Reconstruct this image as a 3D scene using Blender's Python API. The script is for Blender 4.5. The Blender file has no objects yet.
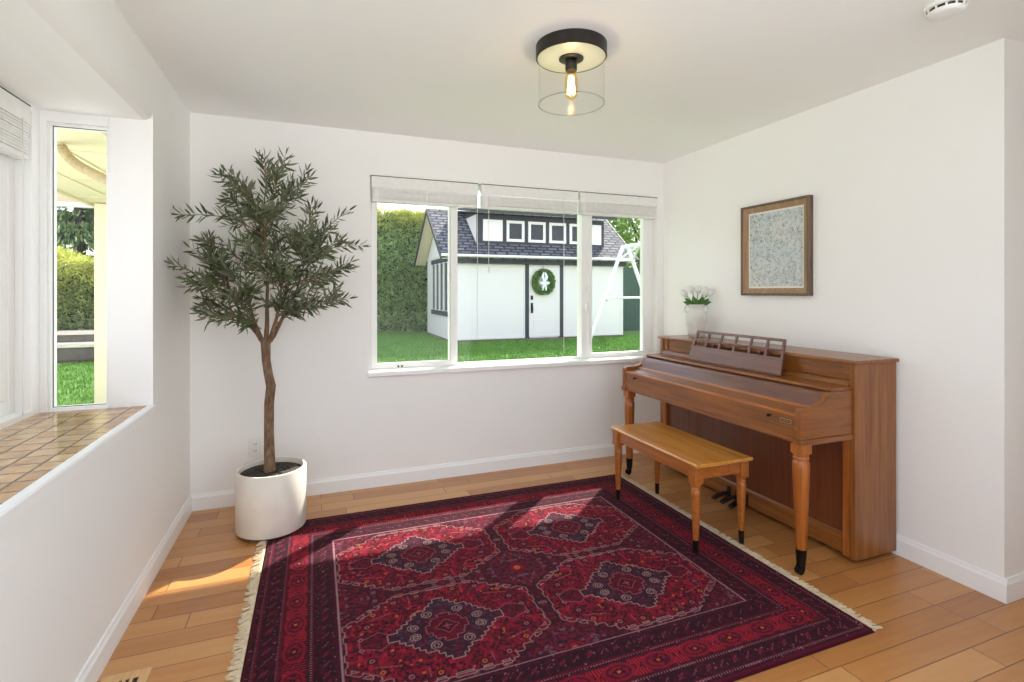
import bpy, bmesh, math, random
import numpy as np
from mathutils import Vector, Matrix
C = bpy.context.scene.collection
SC = bpy.context.scene
PI = math.pi

# ------------------------------------------------------------------ camera
cam_d = bpy.data.cameras.new('camera'); cam = bpy.data.objects.new('camera', cam_d); C.objects.link(cam)
cam.location = (0, 0, 1.34)
cam.rotation_euler = (PI/2, 0, -math.atan(197/513.6))
cam_d.sensor_width = 36; cam_d.lens = 513.6/1024*36
cam_d.shift_y = -49/1024
cam_d.clip_start = 0.02; cam_d.clip_end = 300
SC.camera = cam

# ------------------------------------------------------------------ colour management
SC.view_settings.view_transform = 'Standard'
SC.view_settings.look = 'None'
SC.view_settings.gamma = 1
SC.view_settings.use_curve_mapping = False
SC.view_settings.exposure = 1.12
SC.cycles.max_bounces = 12
SC.cycles.diffuse_bounces = 8
SC.cycles.transparent_max_bounces = 24
SC.cycles.use_denoising = True
SC.cycles.sample_clamp_indirect = 6

# ------------------------------------------------------------------ sky
W = bpy.data.worlds.new('sky'); SC.world = W; W.use_nodes = True
nt = W.node_tree; nt.nodes.clear()
wo = nt.nodes.new('ShaderNodeOutputWorld'); bg = nt.nodes.new('ShaderNodeBackground')
tc = nt.nodes.new('ShaderNodeTexCoord'); sx = nt.nodes.new('ShaderNodeSeparateXYZ'); rp = nt.nodes.new('ShaderNodeValToRGB')
nt.links.new(tc.outputs['Generated'], sx.inputs[0]); nt.links.new(sx.outputs['Z'], rp.inputs[0])
e = rp.color_ramp.elements
e[0].position = 0.0; e[0].color = (0.95, 0.97, 1.0, 1)
e[1].position = 0.5; e[1].color = (0.70, 0.83, 1.0, 1)
nt.links.new(rp.outputs[0], bg.inputs[0]); nt.links.new(bg.outputs[0], wo.inputs[0])
bg.inputs['Strength'].default_value = 1.0

# ------------------------------------------------------------------ sun (from the right, beyond the garden)
sun_d = bpy.data.lights.new('sun', 'SUN'); sun = bpy.data.objects.new('sun', sun_d); C.objects.link(sun)
sun_d.energy = 5.0; sun_d.angle = math.radians(0.8); sun_d.color = (1.0, 0.94, 0.84)
sun.rotation_euler = Vector((-0.82, -0.735, -1.0)).to_track_quat('-Z', 'Y').to_euler()
sun.location = (6, 7, 10)

# ================================================================== material helpers
def lin(c):
    return tuple((v/12.92 if v <= .04045 else ((v+.055)/1.055)**2.4) for v in [x/255 for x in c]) + (1,)
def base(name, col, rough=.5, metal=0, **kw):
    m = bpy.data.materials.new(name); m.use_nodes = True
    b = m.node_tree.nodes['Principled BSDF']
    b.inputs['Base Color'].default_value = lin(col)
    b.inputs['Roughness'].default_value = rough
    b.inputs['Metallic'].default_value = metal
    for k, v in kw.items():
        b.inputs[k.replace('_', ' ')].default_value = v
    return m
def N(m, t): return m.node_tree.nodes.new(t)
def L(m, a, b): m.node_tree.links.new(a, b)
def bsdf(m): return m.node_tree.nodes['Principled BSDF']
def coords(m, scale=(1,1,1), rot=(0,0,0)):
    t = N(m, 'ShaderNodeTexCoord'); mp = N(m, 'ShaderNodeMapping')
    mp.inputs['Scale'].default_value = scale; mp.inputs['Rotation'].default_value = rot
    L(m, t.outputs['Object'], mp.inputs[0]); return mp.outputs[0]
def noise(m, vec, sc, det=4, rough=.55):
    n = N(m, 'ShaderNodeTexNoise'); n.inputs['Scale'].default_value = sc
    n.inputs['Detail'].default_value = det; n.inputs['Roughness'].default_value = rough
    L(m, vec, n.inputs['Vector']); return n.outputs['Fac']
def ramp(m, fac, stops):
    r = N(m, 'ShaderNodeValToRGB'); el = r.color_ramp.elements
    while len(el) < len(stops): el.new(.5)
    for x, (p, c) in zip(el, stops): x.position = p; x.color = lin(c)
    L(m, fac, r.inputs[0]); return r.outputs[0]
def bump(m, h, strength=.2, dist=.01):
    b = N(m, 'ShaderNodeBump'); b.inputs['Strength'].default_value = strength; b.inputs['Distance'].default_value = dist
    L(m, h, b.inputs['Height']); L(m, b.outputs[0], bsdf(m).inputs['Normal'])
def mottled(name, c1, c2, sc=8, rough=.6, bmp=0, det=5, scale=(1,1,1), **kw):
    m = base(name, c1, rough, **kw)
    f = noise(m, coords(m, scale), sc, det)
    L(m, ramp(m, f, [(.32, c1), (.68, c2)]), bsdf(m).inputs['Base Color'])
    if bmp: bump(m, f, bmp)
    return m
def wood(name, c1, c2, c3, axis='y', rough=.32, sc=1.0, coat=.25):
    s = {'x': (1.2, 22, 22), 'y': (22, 1.2, 22), 'z': (22, 22, 1.2)}[axis]
    m = base(name, c2, rough)
    v = coords(m, tuple(k*sc for k in s))
    f = noise(m, v, 2.2, 6, .6)
    L(m, ramp(m, f, [(.28, c1), (.5, c2), (.74, c3)]), bsdf(m).inputs['Base Color'])
    bsdf(m).inputs['Coat Weight'].default_value = coat
    bsdf(m).inputs['Coat Roughness'].default_value = .12
    bump(m, f, .05, .004)
    return m

M = {}
M['wall'] = mottled('wall_paint', (247, 246, 244), (246, 245, 242), 3, .62)
M['ceil'] = base('ceiling_paint', (249, 248, 247), .8)
M['trim'] = base('trim_paint', (247, 247, 246), .35)
M['vinyl'] = base('window_vinyl', (246, 246, 244), .35)
M['blind'] = mottled('blind_white', (240, 239, 236), (233, 232, 228), 30, .5)
M['dark_gap'] = base('dark_gap', (60, 58, 55), .7)
M['piano'] = wood('piano_walnut', (104, 57, 19), (133, 77, 28), (153, 94, 39), 'y')
M['piano_x'] = wood('piano_walnut_cheek', (104, 57, 19), (133, 77, 28), (153, 94, 39), 'x')
M['piano_v'] = wood('piano_walnut_upright', (108, 62, 23), (138, 82, 32), (158, 99, 43), 'z')
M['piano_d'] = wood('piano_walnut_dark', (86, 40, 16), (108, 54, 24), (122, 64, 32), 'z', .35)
M['leg'] = wood('piano_leg_wood', (134, 68, 20), (164, 90, 32), (184, 108, 44), 'z')
M['desk'] = wood('music_desk_wood', (92, 56, 44), (112, 72, 58), (124, 82, 68), 'y', .28)
M['bench_top'] = wood('bench_top_wood', (180, 112, 44), (202, 136, 62), (214, 154, 78), 'y', .22, .8, .5)
M['bench'] = wood('bench_wood', (138, 74, 26), (168, 95, 36), (186, 112, 48), 'y')
M['ferrule'] = base('blackened_brass', (38, 32, 28), .4, .7)
M['black_metal'] = base('black_metal', (30, 29, 28), .4, .6)
M['pedal'] = base('pedal_metal', (70, 66, 58), .25, 1)
M['bronze'] = base('oil_rubbed_bronze', (40, 34, 30), .42, .3)
M['mirror'] = base('brushed_plate', (232, 231, 226), .35, .3)
M['brass'] = base('aged_brass', (190, 160, 110), .35, .8)
M['ceramic'] = mottled('matte_ceramic', (226, 224, 218), (212, 209, 202), 14, .75)
M['planter'] = mottled('cream_planter', (234, 228, 216), (226, 219, 206), 10, .45)
M['soil'] = mottled('dark_soil', (38, 32, 28), (84, 76, 68), 70, .95, .9, 8)
M['bark'] = mottled('olive_bark', (92, 70, 52), (142, 114, 88), 18, .9, .6, 6, (3, 3, 1))
M['petal'] = base('tulip_petal', (250, 248, 240), .55, Subsurface_Weight=.2)
M['stem'] = base('tulip_stem', (110, 150, 70), .5)
M['tleaf'] = base('tulip_leaf', (74, 118, 52), .45)
M['plastic'] = base('white_plastic', (240, 239, 235), .4)
M['slot'] = base('dark_slot', (40, 40, 40), .6)
M['fringe'] = mottled('wool_fringe', (226, 208, 178), (204, 182, 148), 60, .95)
M['vent'] = wood('vent_oak', (206, 160, 104), (220, 176, 120), (228, 188, 134), 'y', .4)
M['cord'] = base('blind_cord', (226, 224, 218), .7)

def glass(name, refl=1.0, tint=(1, 1, 1, 1)):
    m = bpy.data.materials.new(name); m.use_nodes = True
    t = m.node_tree; t.nodes.clear()
    o = t.nodes.new('ShaderNodeOutputMaterial'); mx = t.nodes.new('ShaderNodeMixShader')
    tr = t.nodes.new('ShaderNodeBsdfTransparent'); gl = t.nodes.new('ShaderNodeBsdfGlossy')
    lw = t.nodes.new('ShaderNodeLayerWeight'); lw.inputs[0].default_value = .5
    pw = t.nodes.new('ShaderNodeMath'); pw.operation = 'POWER'; pw.inputs[1].default_value = 4.0
    ma = t.nodes.new('ShaderNodeMath'); ma.operation = 'MULTIPLY_ADD'; ma.inputs[1].default_value = .45*refl; ma.inputs[2].default_value = .012*refl
    gl.inputs['Roughness'].default_value = .02; tr.inputs[0].default_value = tint
    t.links.new(lw.outputs['Facing'], pw.inputs[0]); t.links.new(pw.outputs[0], ma.inputs[0])
    t.links.new(ma.outputs[0], mx.inputs[0]); t.links.new(tr.outputs[0], mx.inputs[1]); t.links.new(gl.outputs[0], mx.inputs[2])
    t.links.new(mx.outputs[0], o.inputs[0]); return m
M['glass'] = glass('window_glass')
M['shade_glass'] = glass('lamp_glass', .6, (.995, .995, .99, 1))
M['dark_glass'] = base('dark_pane', (42, 48, 54), .12)

def emit(name, col, s):
    m = base(name, col); bsdf(m).inputs['Emission Color'].default_value = lin(col); bsdf(m).inputs['Emission Strength'].default_value = s
    return m
M['filament'] = emit('glowing_filament', (255, 225, 170), 9)
M['bulb'] = glass('amber_bulb', 1.0, (1.0, .86, .58, 1))

# wooden floor planks, running along X
def floor_mat():
    m = base('maple_planks', (214, 165, 110), .3)
    t = N(m, 'ShaderNodeTexCoord'); sp = N(m, 'ShaderNodeSeparateXYZ'); L(m, t.outputs['Object'], sp.inputs[0])
    def math_(op, a, b=None):
        n = N(m, 'ShaderNodeMath'); n.operation = op
        for i, v in enumerate((a, b)):
            if v is None: continue
            if isinstance(v, (int, float)): n.inputs[i].default_value = v
            else: L(m, v, n.inputs[i])
        return n.outputs[0]
    w = .108
    yy = math_('DIVIDE', sp.outputs['Y'], w); row = math_('FLOOR', yy); fy = math_('FRACT', yy)
    wn = N(m, 'ShaderNodeTexWhiteNoise'); wn.noise_dimensions = '1D'; L(m, row, wn.inputs['W'])
    xs = math_('ADD', math_('DIVIDE', sp.outputs['X'], .78), math_('MULTIPLY', wn.outputs['Value'], 7.3))
    col = math_('FLOOR', xs); fx = math_('FRACT', xs)
    cmb = N(m, 'ShaderNodeCombineXYZ'); L(m, row, cmb.inputs[0]); L(m, col, cmb.inputs[1])
    w2 = N(m, 'ShaderNodeTexWhiteNoise'); w2.noise_dimensions = '2D'; L(m, cmb.outputs[0], w2.inputs['Vector'])
    # grain, shifted per plank
    c3 = N(m, 'ShaderNodeCombineXYZ')
    L(m, math_('ADD', math_('MULTIPLY', sp.outputs['X'], 1.6), math_('MULTIPLY', w2.outputs['Value'], 37.0)), c3.inputs[0])
    L(m, math_('MULTIPLY', sp.outputs['Y'], 14.0), c3.inputs[1])
    g = noise(m, c3.outputs[0], 2.0, 6, .6)
    tone = math_('ADD', math_('MULTIPLY', w2.outputs['Value'], .55), math_('MULTIPLY', g, .5))
    c = ramp(m, tone, [(.12, (166, 105, 54)), (.5, (194, 134, 75)), (.9, (212, 158, 99))])
    # seams
    dy = math_('MINIMUM', fy, math_('SUBTRACT', 1.0, fy)); dx = math_('MULTIPLY', math_('MINIMUM', fx, math_('SUBTRACT', 1.0, fx)), .78/w)
    dd = math_('MINIMUM', dy, dx)
    mr = N(m, 'ShaderNodeMapRange'); mr.inputs['From Min'].default_value = .006; mr.inputs['From Max'].default_value = .03; L(m, dd, mr.inputs['Value'])
    mix = N(m, 'ShaderNodeMix'); mix.data_type = 'RGBA'; L(m, mr.outputs[0], mix.inputs[0])
    mix.inputs[6].default_value = lin((120, 78, 44)); L(m, c, mix.inputs[7])
    L(m, mix.outputs[2], bsdf(m).inputs['Base Color'])
    bump(m, mr.outputs[0], .25, .003)
    bsdf(m).inputs['Coat Weight'].default_value = .2; bsdf(m).inputs['Coat Roughness'].default_value = .2
    return m
M['floor'] = floor_mat()

def tile_mat():
    m = base('glazed_tile', (178, 138, 98), .12)
    b = N(m, 'ShaderNodeTexBrick'); b.offset = 0; b.squash = 1
    b.inputs['Scale'].default_value = 1; b.inputs['Brick Width'].default_value = .088; b.inputs['Row Height'].default_value = .088
    b.inputs['Mortar Size'].default_value = .0045; b.inputs['Mortar Smooth'].default_value = .2
    b.inputs['Color1'].default_value = lin((222, 184, 134)); b.inputs['Color2'].default_value = lin((196, 150, 98)); b.inputs['Mortar'].default_value = lin((104, 70, 42))
    v = coords(m); L(m, v, b.inputs['Vector'])
    f = noise(m, v, 16, 4)
    mix = N(m, 'ShaderNodeMix'); mix.data_type = 'RGBA'; mix.blend_type = 'MULTIPLY'; mix.inputs[0].default_value = .55
    L(m, b.outputs['Color'], mix.inputs[6]); L(m, ramp(m, f, [(.3, (170, 150, 130)), (.65, (255, 250, 240))]), mix.inputs[7])
    L(m, mix.outputs[2], bsdf(m).inputs['Base Color'])
    inv = N(m, 'ShaderNodeMath'); inv.operation = 'SUBTRACT'; inv.inputs[0].default_value = 1; L(m, b.outputs['Fac'], inv.inputs[1])
    bump(m, inv.outputs[0], .5, .004)
    return m
M['tile'] = tile_mat()

# outdoors
M['lawn'] = mottled('lawn_grass', (72, 108, 40), (102, 138, 58), 30, .9, .5, 8)
M['bounce_paving'] = mottled('pale_bounce_paving', (238, 237, 233), (230, 228, 223), 3, .85)  # kept pale so the unseen ground and slab bounce light
M['blade'] = mottled('grass_blade', (82, 126, 46), (120, 162, 74), 6, .8)
M['shed_white'] = base('shed_white_paint', (232, 227, 226), .6)
M['shed_dark'] = base('shed_dark_paint', (56, 58, 66), .6)
M['foundation'] = mottled('foundation_concrete', (120, 112, 100), (92, 84, 74), 12, .9)
M['swing_white'] = base('white_enamel', (244, 246, 247), .4)
M['fence_green'] = mottled('green_fence_paint', (72, 92, 82), (60, 80, 72), 9, .8)
M['timber'] = mottled('weathered_timber', (236, 222, 206), (206, 190, 174), 5, .9, .3, 6, (.6, 8, 8))
M['timber_dark'] = mottled('dark_timber', (108, 100, 90), (84, 78, 72), 6, .9, .2)
M['mulch'] = mottled('leaf_mulch', (120, 92, 56), (86, 70, 44), 40, .95, .5)
M['cream'] = base('cream_paint', (224, 210, 180), .7)
M['tan'] = base('tan_paint', (206, 178, 146), .7)
M['hose'] = mottled('tan_duct', (190, 172, 134), (170, 150, 112), 20, .6)
def leafy(name, a, b, sc=2.5):
    m = mottled(name, a, b, sc, .6, 0, 6)
    col = bsdf(m).inputs['Base Color'].links[0].from_socket
    tl = N(m, 'ShaderNodeBsdfTranslucent'); mx = N(m, 'ShaderNodeMixShader'); mx.inputs[0].default_value = .4
    out = m.node_tree.nodes['Material Output']
    L(m, col, tl.inputs['Color']); L(m, bsdf(m).outputs[0], mx.inputs[1]); L(m, tl.outputs[0], mx.inputs[2]); L(m, mx.outputs[0], out.inputs['Surface'])
    return m
M['hedge'] = leafy('laurel_leaves', (92, 128, 60), (186, 208, 134), 6)
M['hedge_tip'] = leafy('laurel_new_leaves', (150, 160, 60), (206, 206, 110), 3)
M['hedge_low'] = leafy('photinia_leaves', (72, 104, 42), (170, 176, 100), 8)
M['conifer'] = leafy('cedar_needles', (74, 104, 58), (150, 170, 104), 4)
M['tree'] = leafy('maple_leaves', (80, 112, 44), (158, 186, 96), 4)
M['wreath'] = leafy('wreath_leaves', (76, 116, 54), (146, 178, 98), 20)
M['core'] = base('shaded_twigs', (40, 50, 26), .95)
M['trunk'] = mottled('tree_bark', (92, 78, 62), (66, 56, 46), 8, .95, .5)
M['ribbon'] = base('white_ribbon', (236, 240, 246), .5)
def shingle_mat():
    m = base('slate_shingles', (92, 92, 100), .85)
    b = N(m, 'ShaderNodeTexBrick'); b.inputs['Scale'].default_value = 1
    b.inputs['Brick Width'].default_value = .3; b.inputs['Row Height'].default_value = .14; b.inputs['Mortar Size'].default_value = .03
    b.inputs['Color1'].default_value = lin((118, 118, 124)); b.inputs['Color2'].default_value = lin((88, 88, 96)); b.inputs['Mortar'].default_value = lin((42, 42, 48))
    L(m, coords(m, (1, 1.35, 1)), b.inputs['Vector'])
    L(m, b.outputs['Color'], bsdf(m).inputs['Base Color']); return m
M['shingle'] = shingle_mat()
def leafmat():
    m = base('olive_leaves', (60, 66, 50), .5)
    g = N(m, 'ShaderNodeNewGeometry')
    f = noise(m, coords(m), 14, 3)
    top = ramp(m, f, [(.3, (34, 50, 26)), (.74, (92, 108, 60))])
    mix = N(m, 'ShaderNodeMix'); mix.data_type = 'RGBA'; L(m, g.outputs['Backfacing'], mix.inputs[0])
    L(m, top, mix.inputs[6]); mix.inputs[7].default_value = lin((112, 118, 90))
    L(m, mix.outputs[2], bsdf(m).inputs['Base Color']); return m
M['leaf'] = leafmat()

# ================================================================== geometry helpers
def empty(name, loc, label=None, cat=None, group=None):
    o = bpy.data.objects.new(name, None); o.location = loc; o.empty_display_size = .1; C.objects.link(o)
    if label: o['label'] = label; o['category'] = cat
    if group: o['group'] = group
    return o
def tag(o, label, cat, group=None, kind=None):
    o['label'] = label; o['category'] = cat
    if group: o['group'] = group
    if kind: o['kind'] = kind
    return o
def worldloc(o):
    v = Vector((0, 0, 0))
    while o: v = v + o.location; o = o.parent
    return v
class MB:
    def __init__(s): s.v = []; s.f = []; s.mi = []; s.m = 0
    def add(s, vs, fs):
        b = len(s.v); s.v += [tuple(p) for p in vs]; s.f += [tuple(i+b for i in f) for f in fs]; s.mi += [s.m]*len(fs); return s
    def mat(s, i): s.m = i; return s
    def box(s, x0, x1, y0, y1, z0, z1):
        return s.add([(x0,y0,z0),(x1,y0,z0),(x1,y1,z0),(x0,y1,z0),(x0,y0,z1),(x1,y0,z1),(x1,y1,z1),(x0,y1,z1)],
                     [(0,3,2,1),(4,5,6,7),(0,1,5,4),(1,2,6,5),(2,3,7,6),(3,0,4,7)])
    def prism(s, prof, axis, a, b):
        # prof: list of 2D points; axis 'y' -> (x,z) extruded along y ; 'x' -> (y,z) ; 'z' -> (x,y)
        def P(p, t): return {'y': (p[0], t, p[1]), 'x': (t, p[0], p[1]), 'z': (p[0], p[1], t)}[axis]
        n = len(prof)
        vs = [P(p, a) for p in prof] + [P(p, b) for p in prof]
        return s.add(vs, [tuple(range(n))[::-1], tuple(range(n, 2*n))] + [(i, (i+1) % n, n+(i+1) % n, n+i) for i in range(n)])
    def lathe(s, prof, c, n=32, closed=False):
        vs = []; fs = []; k = len(prof)
        for i in range(n):
            a = 2*PI*i/n
            for r, z in prof: vs.append((c[0]+r*math.cos(a), c[1]+r*math.sin(a), c[2]+z))
        for i in range(n):
            j = (i+1) % n
            for q in range(k-1+(1 if closed else 0)):
                w = (q+1) % k
                fs.append((i*k+q, j*k+q, j*k+w, i*k+w))
        if not closed:
            if prof[0][0] > 1e-5: fs.append(tuple(i*k for i in range(n))[::-1])
            if prof[-1][0] > 1e-5: fs.append(tuple(i*k+k-1 for i in range(n)))
        return s.add(vs, fs)
    def tube(s, pts, rad, n=8, cap=True):
        pts = [Vector(p) for p in pts]; k = len(pts)
        if not hasattr(rad, '__len__'): rad = [rad]*k
        vs = []; fs = []; up = None
        for i, p in enumerate(pts):
            t = (pts[min(i+1, k-1)] - pts[max(i-1, 0)]).normalized()
            if up is None:
                up = Vector((0, 0, 1)) if abs(t.z) < .9 else Vector((1, 0, 0))
            u = up - t*up.dot(t)
            if u.length < 1e-4: u = t.orthogonal()
            u.normalize(); up = u; w = t.cross(u)
            for j in range(n):
                a = 2*PI*j/n; q = p + (u*math.cos(a)+w*math.sin(a))*rad[i]; vs.append(q)
        for i in range(k-1):
            for j in range(n):
                fs.append((i*n+j, i*n+(j+1) % n, (i+1)*n+(j+1) % n, (i+1)*n+j))
        if cap: fs += [tuple(range(n))[::-1], tuple((k-1)*n+j for j in range(n))]
        return s.add(vs, fs)
    def bar(s, p, q, w, h):
        # square bar between two points
        p = Vector(p); q = Vector(q); t = (q-p).normalized()
        u = Vector((0, 0, 1)) if abs(t.z) < .9 else Vector((0, 1, 0))
        a = t.cross(u).normalized()*w/2; b = t.cross(a).normalized()*h/2
        vs = [p-a-b, p+a-b, p+a+b, p-a+b, q-a-b, q+a-b, q+a+b, q-a+b]
        return s.add(vs, [(0,3,2,1),(4,5,6,7),(0,1,5,4),(1,2,6,5),(2,3,7,6),(3,0,4,7)])
    def sphere(s, c, r, n=16, k=10, sc=(1,1,1)):
        vs = [(c[0], c[1], c[2]-r*sc[2])]; fs = []
        for i in range(1, k):
            a = -PI/2+PI*i/k
            for j in range(n):
                b = 2*PI*j/n; vs.append((c[0]+r*sc[0]*math.cos(a)*math.cos(b), c[1]+r*sc[1]*math.cos(a)*math.sin(b), c[2]+r*sc[2]*math.sin(a)))
        vs.append((c[0], c[1], c[2]+r*sc[2])); T = len(vs)-1
        for j in range(n):
            fs.append((0, 1+(j+1) % n, 1+j)); fs.append((T, T-n+j, T-n+(j+1) % n))
        for i in range(k-2):
            for j in range(n):
                a = 1+i*n+j; b = 1+i*n+(j+1) % n; fs.append((a, b, b+n, a+n))
        return s.add(vs, fs)
    def build(s, name, mat, parent=None, bevel=0, smooth=False, seg=2):
        off = worldloc(parent) if parent else Vector((0, 0, 0))
        me = bpy.data.meshes.new(name)
        me.from_pydata([(p[0]-off.x, p[1]-off.y, p[2]-off.z) for p in s.v], [], s.f)
        mats = mat if isinstance(mat, (list, tuple)) else [mat]
        for q in mats: me.materials.append(q)
        if len(mats) > 1: me.polygons.foreach_set('material_index', s.mi)
        bm = bmesh.new(); bm.from_mesh(me); bmesh.ops.recalc_face_normals(bm, faces=bm.faces); bm.to_mesh(me); bm.free()
        o = bpy.data.objects.new(name, me); C.objects.link(o)
        if parent: o.parent = parent
        if smooth:
            me.polygons.foreach_set('use_smooth', [True]*len(me.polygons))
            try: me.set_sharp_from_angle(angle=math.radians(40))
            except Exception: pass
        if bevel:
            b = o.modifiers.new('bevel', 'BEVEL'); b.width = bevel; b.segments = seg; b.limit_method = 'ANGLE'; b.angle_limit = math.radians(40)
        return o
def rebase(o, loc):
    """give a one-mesh thing its origin at loc"""
    loc = Vector(loc); o.data.transform(Matrix.Translation(-loc)); o.location = loc; return o
def struct(o): o['kind'] = 'structure'; return o
def quads_obj(name, P, A, B, mat, parent=None, mats_idx=None, mats=None, fold=0.0):
    """many leaf quads: centre P, half axes A (length) and B (width), diamond-like leaf shapes"""
    n = len(P)
    V = np.stack([P-A, P-A*.1+B, P+A, P-A*.1-B], 1).reshape(-1, 3)
    off = np.array(worldloc(parent)) if parent else np.zeros(3)
    V = V-off
    me = bpy.data.meshes.new(name)
    me.vertices.add(4*n); me.vertices.foreach_set('co', V.astype(np.float32).ravel())
    me.loops.add(4*n); me.loops.foreach_set('vertex_index', np.arange(4*n, dtype=np.int32))
    me.polygons.add(n); me.polygons.foreach_set('loop_start', np.arange(0, 4*n, 4, dtype=np.int32))
    for q in (mats or [mat]): me.materials.append(q)
    if mats_idx is not None: me.polygons.foreach_set('material_index', mats_idx.astype(np.int32))
    me.update(calc_edges=True); me.validate()
    o = bpy.data.objects.new(name, me); C.objects.link(o)
    if parent: o.parent = parent
    return o
def rand_axes(rng, n, L_, W_, up=.0):
    a = rng.normal(size=(n, 3)); a[:, 2] += up; a /= np.linalg.norm(a, axis=1)[:, None]
    b = np.cross(a, rng.normal(size=(n, 3))); b /= np.linalg.norm(b, axis=1)[:, None]
    s = rng.uniform(.7, 1.25, size=(n, 1))
    return a*L_*s, b*W_*s
def copy_tree(o, parent=None):
    c = o.copy(); C.objects.link(c); c.parent = parent
    for ch in [x for x in C.objects if x.parent == o]: copy_tree(ch, c)
    return c

# ================================================================== ROOM SHELL
XL, XR, YB, H = -0.714, 2.785, 3.64, 2.44
YC = 1.312                       # where the right wall turns away
struct(MB().box(-1.3, 6.0, .3, YB+.12, -.15, 0).build('floor', M['floor']))
struct(MB().box(-.9, 6.0, .25, YB+.12, H, H+.2).build('ceiling', M['ceil']))
# back wall with window opening
WX0, WX1, WZ0, WZ1 = .352, 2.715, .79, 2.143
mb = MB().box(XL-.19, WX0, YB, YB+.14, 0, H).box(WX1, XR+.14, YB, YB+.14, 0, H).box(WX0, WX1, YB, YB+.14, 0, WZ0).box(WX0, WX1, YB, YB+.14, WZ1, H)
struct(mb.build('wall_back', M['wall']))
struct(MB().box(XR, XR+.14, YC, YB, 0, H).build('wall_right', M['wall']))
struct(MB().box(XR+.14, 6.0, YC, YC+.14, 0, H).build('wall_side', M['wall']))
# left wall, deep opening into the window bay
BX = -1.137; BY = 2.87; BY0 = .7; BZ = .806; BT = 2.146; WOX = -.9
mb = MB().box(WOX+.016, XL, BY, YB, 0, H).box(WOX, XL, .3, BY0, 0, H).box(WOX, XL, BY0, BY, 0, BZ-.034)
mb.prism([(XL, BT+.035), (XL-.01, BT+.012), (XL-.035, BT), (WOX, BT), (WOX, H), (XL, H)], 'y', BY0, BY)
struct(mb.build('wall_left', M['wall']))
# bay: ceiling, ledge, side wall, front wall
struct(MB().box(BX-.1, WOX, BY0, BY+.1, BT, BT+.12).build('trim_1', M['ceil']))
struct(MB().box(BX-.1, XL-.02, BY0, BY, BZ-.06, BZ).build('trim_2', M['tile']))
struct(MB().prism([(XL-.02, BZ-.034), (XL+.012, BZ-.034), (XL+.012, BZ-.003), (XL+.008, BZ+.002), (XL-.02, BZ+.002)], 'y', BY0, BY).build('trim_3', M['trim']))
SX0, SX1, SZ0, SZ1 = -1.102, -.886, .82, 2.088     # side window opening
mb = MB().box(BX-.1, SX0-.012, BY, BY+.1, -.2, BT).box(SX0-.012, SX1, BY, BY+.1, -.2, SZ0-.012).box(SX0-.012, SX1, BY, BY+.1, SZ1+.012, BT)
struct(mb.build('wall_bay_side', M['trim']))
FY0, FY1, FZ0, FZ1 = .85, 2.80, .86, 2.115
mb = MB().box(BX-.1, BX, BY0, FY0, -.2, BT).box(BX-.1, BX, FY1, BY, -.2, BT).box(BX-.1, BX, FY0, FY1, -.2, FZ0-.03).box(BX-.1, BX, FY0, FY1, FZ1, BT)
struct(mb.build('wall_bay_front', M['trim']))
struct(MB().box(BX-.1, WOX, BY0-.1, BY0, -.2, BT).build('wall_bay_near', M['trim']))

struct(MB().box(3.7, 3.8, .4, YC, 0, H).build('shade_wall_hall', M['wall']))  # unseen wall, added to close off light and darken the hall niche
struct(MB().box(2.1, 6.0, .3, .4, 0, H).build('shade_wall_near', M['wall']))  # unseen wall, added to block rear light from the hall strip
# baseboards
def bb(prof_h=.1, t=.014): return [(0, 0), (t, 0), (t, prof_h-.022), (t-.005, prof_h-.012), (t-.008, prof_h), (0, prof_h)]
p = bb()
struct(MB().prism([(YB-a, z) for a, z in p], 'x', XL, XR).build('baseboard_back', M['trim']))
struct(MB().prism([(XL+a, z) for a, z in p], 'y', .3, YB-.014).build('baseboard_left', M['trim']))
struct(MB().prism([(XR-a, z) for a, z in p], 'y', YC-.014, YB-.014).build('baseboard_right', M['trim']))
struct(MB().prism([(YC-a, z) for a, z in p], 'x', XR, 6.0).build('baseboard_side', M['trim']))

struct(MB().prism([(YB+.121, 2.45), (YB+.85, 2.45), (YB+.85, 2.62), (YB+.121, 2.9)], 'x', XL-.1, 6.5).build('trim_5', M['trim']))   # unseen roof eave over the garden window, depth set to cut the sun patch
# ------------------------------------------------------------------ window_1 (garden window, three lights)
def frame_rect(mb, x0, x1, z0, z1, y0, y1, w):
    mb.box(x0, x0+w, y0, y1, z0, z1).box(x1-w, x1, y0, y1, z0, z1).box(x0+w, x1-w, y0, y1, z0, z0+w).box(x0+w, x1-w, y0, y1, z1-w, z1); return mb
w1 = empty('window_1', (1.53, YB+.06, WZ0)); struct(w1)
mb = frame_rect(MB(), WX0, WX1, WZ0-.018, WZ1, YB+.05, YB+.13, .028)
mb.box(.93, .985, YB+.05, YB+.13, WZ0+.01, WZ1-.028).box(2.02, 2.09, YB+.05, YB+.13, WZ0+.01, WZ1-.028).box(2.635, 2.687, YB+.05, YB+.13, WZ0+.01, WZ1-.028)
mb.build('window_frame', M['vinyl'], w1, .004)
for (a, b, y) in ((.366, .968, .0), (2.075, 2.645, .0)):
    mb = frame_rect(MB(), a, b, WZ0+.012, WZ1-.03, YB+.04+y, YB+.075+y, .038)
    s = mb.build('sash', M['vinyl'], w1, .004)
    MB().box(a+.03, b-.03, YB+.056, YB+.060, WZ0+.045, WZ1-.06).build('pane', M['glass'], s)
MB().box(.98, 2.025, YB+.085, YB+.089, WZ0+.01, WZ1-.025).build('pane', M['glass'], w1)
MB().box(.985, 2.02, YB+.075, YB+.1, WZ0+.0101, WZ0+.024).build('glazing_bead', M['vinyl'], w1, .003)
for z in (1.36, 1.22):
    MB().box(2.05, 2.07, YB+.025, YB+.045, z-.03, z+.03).build('latch', M['plastic'], w1, .004)
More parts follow.
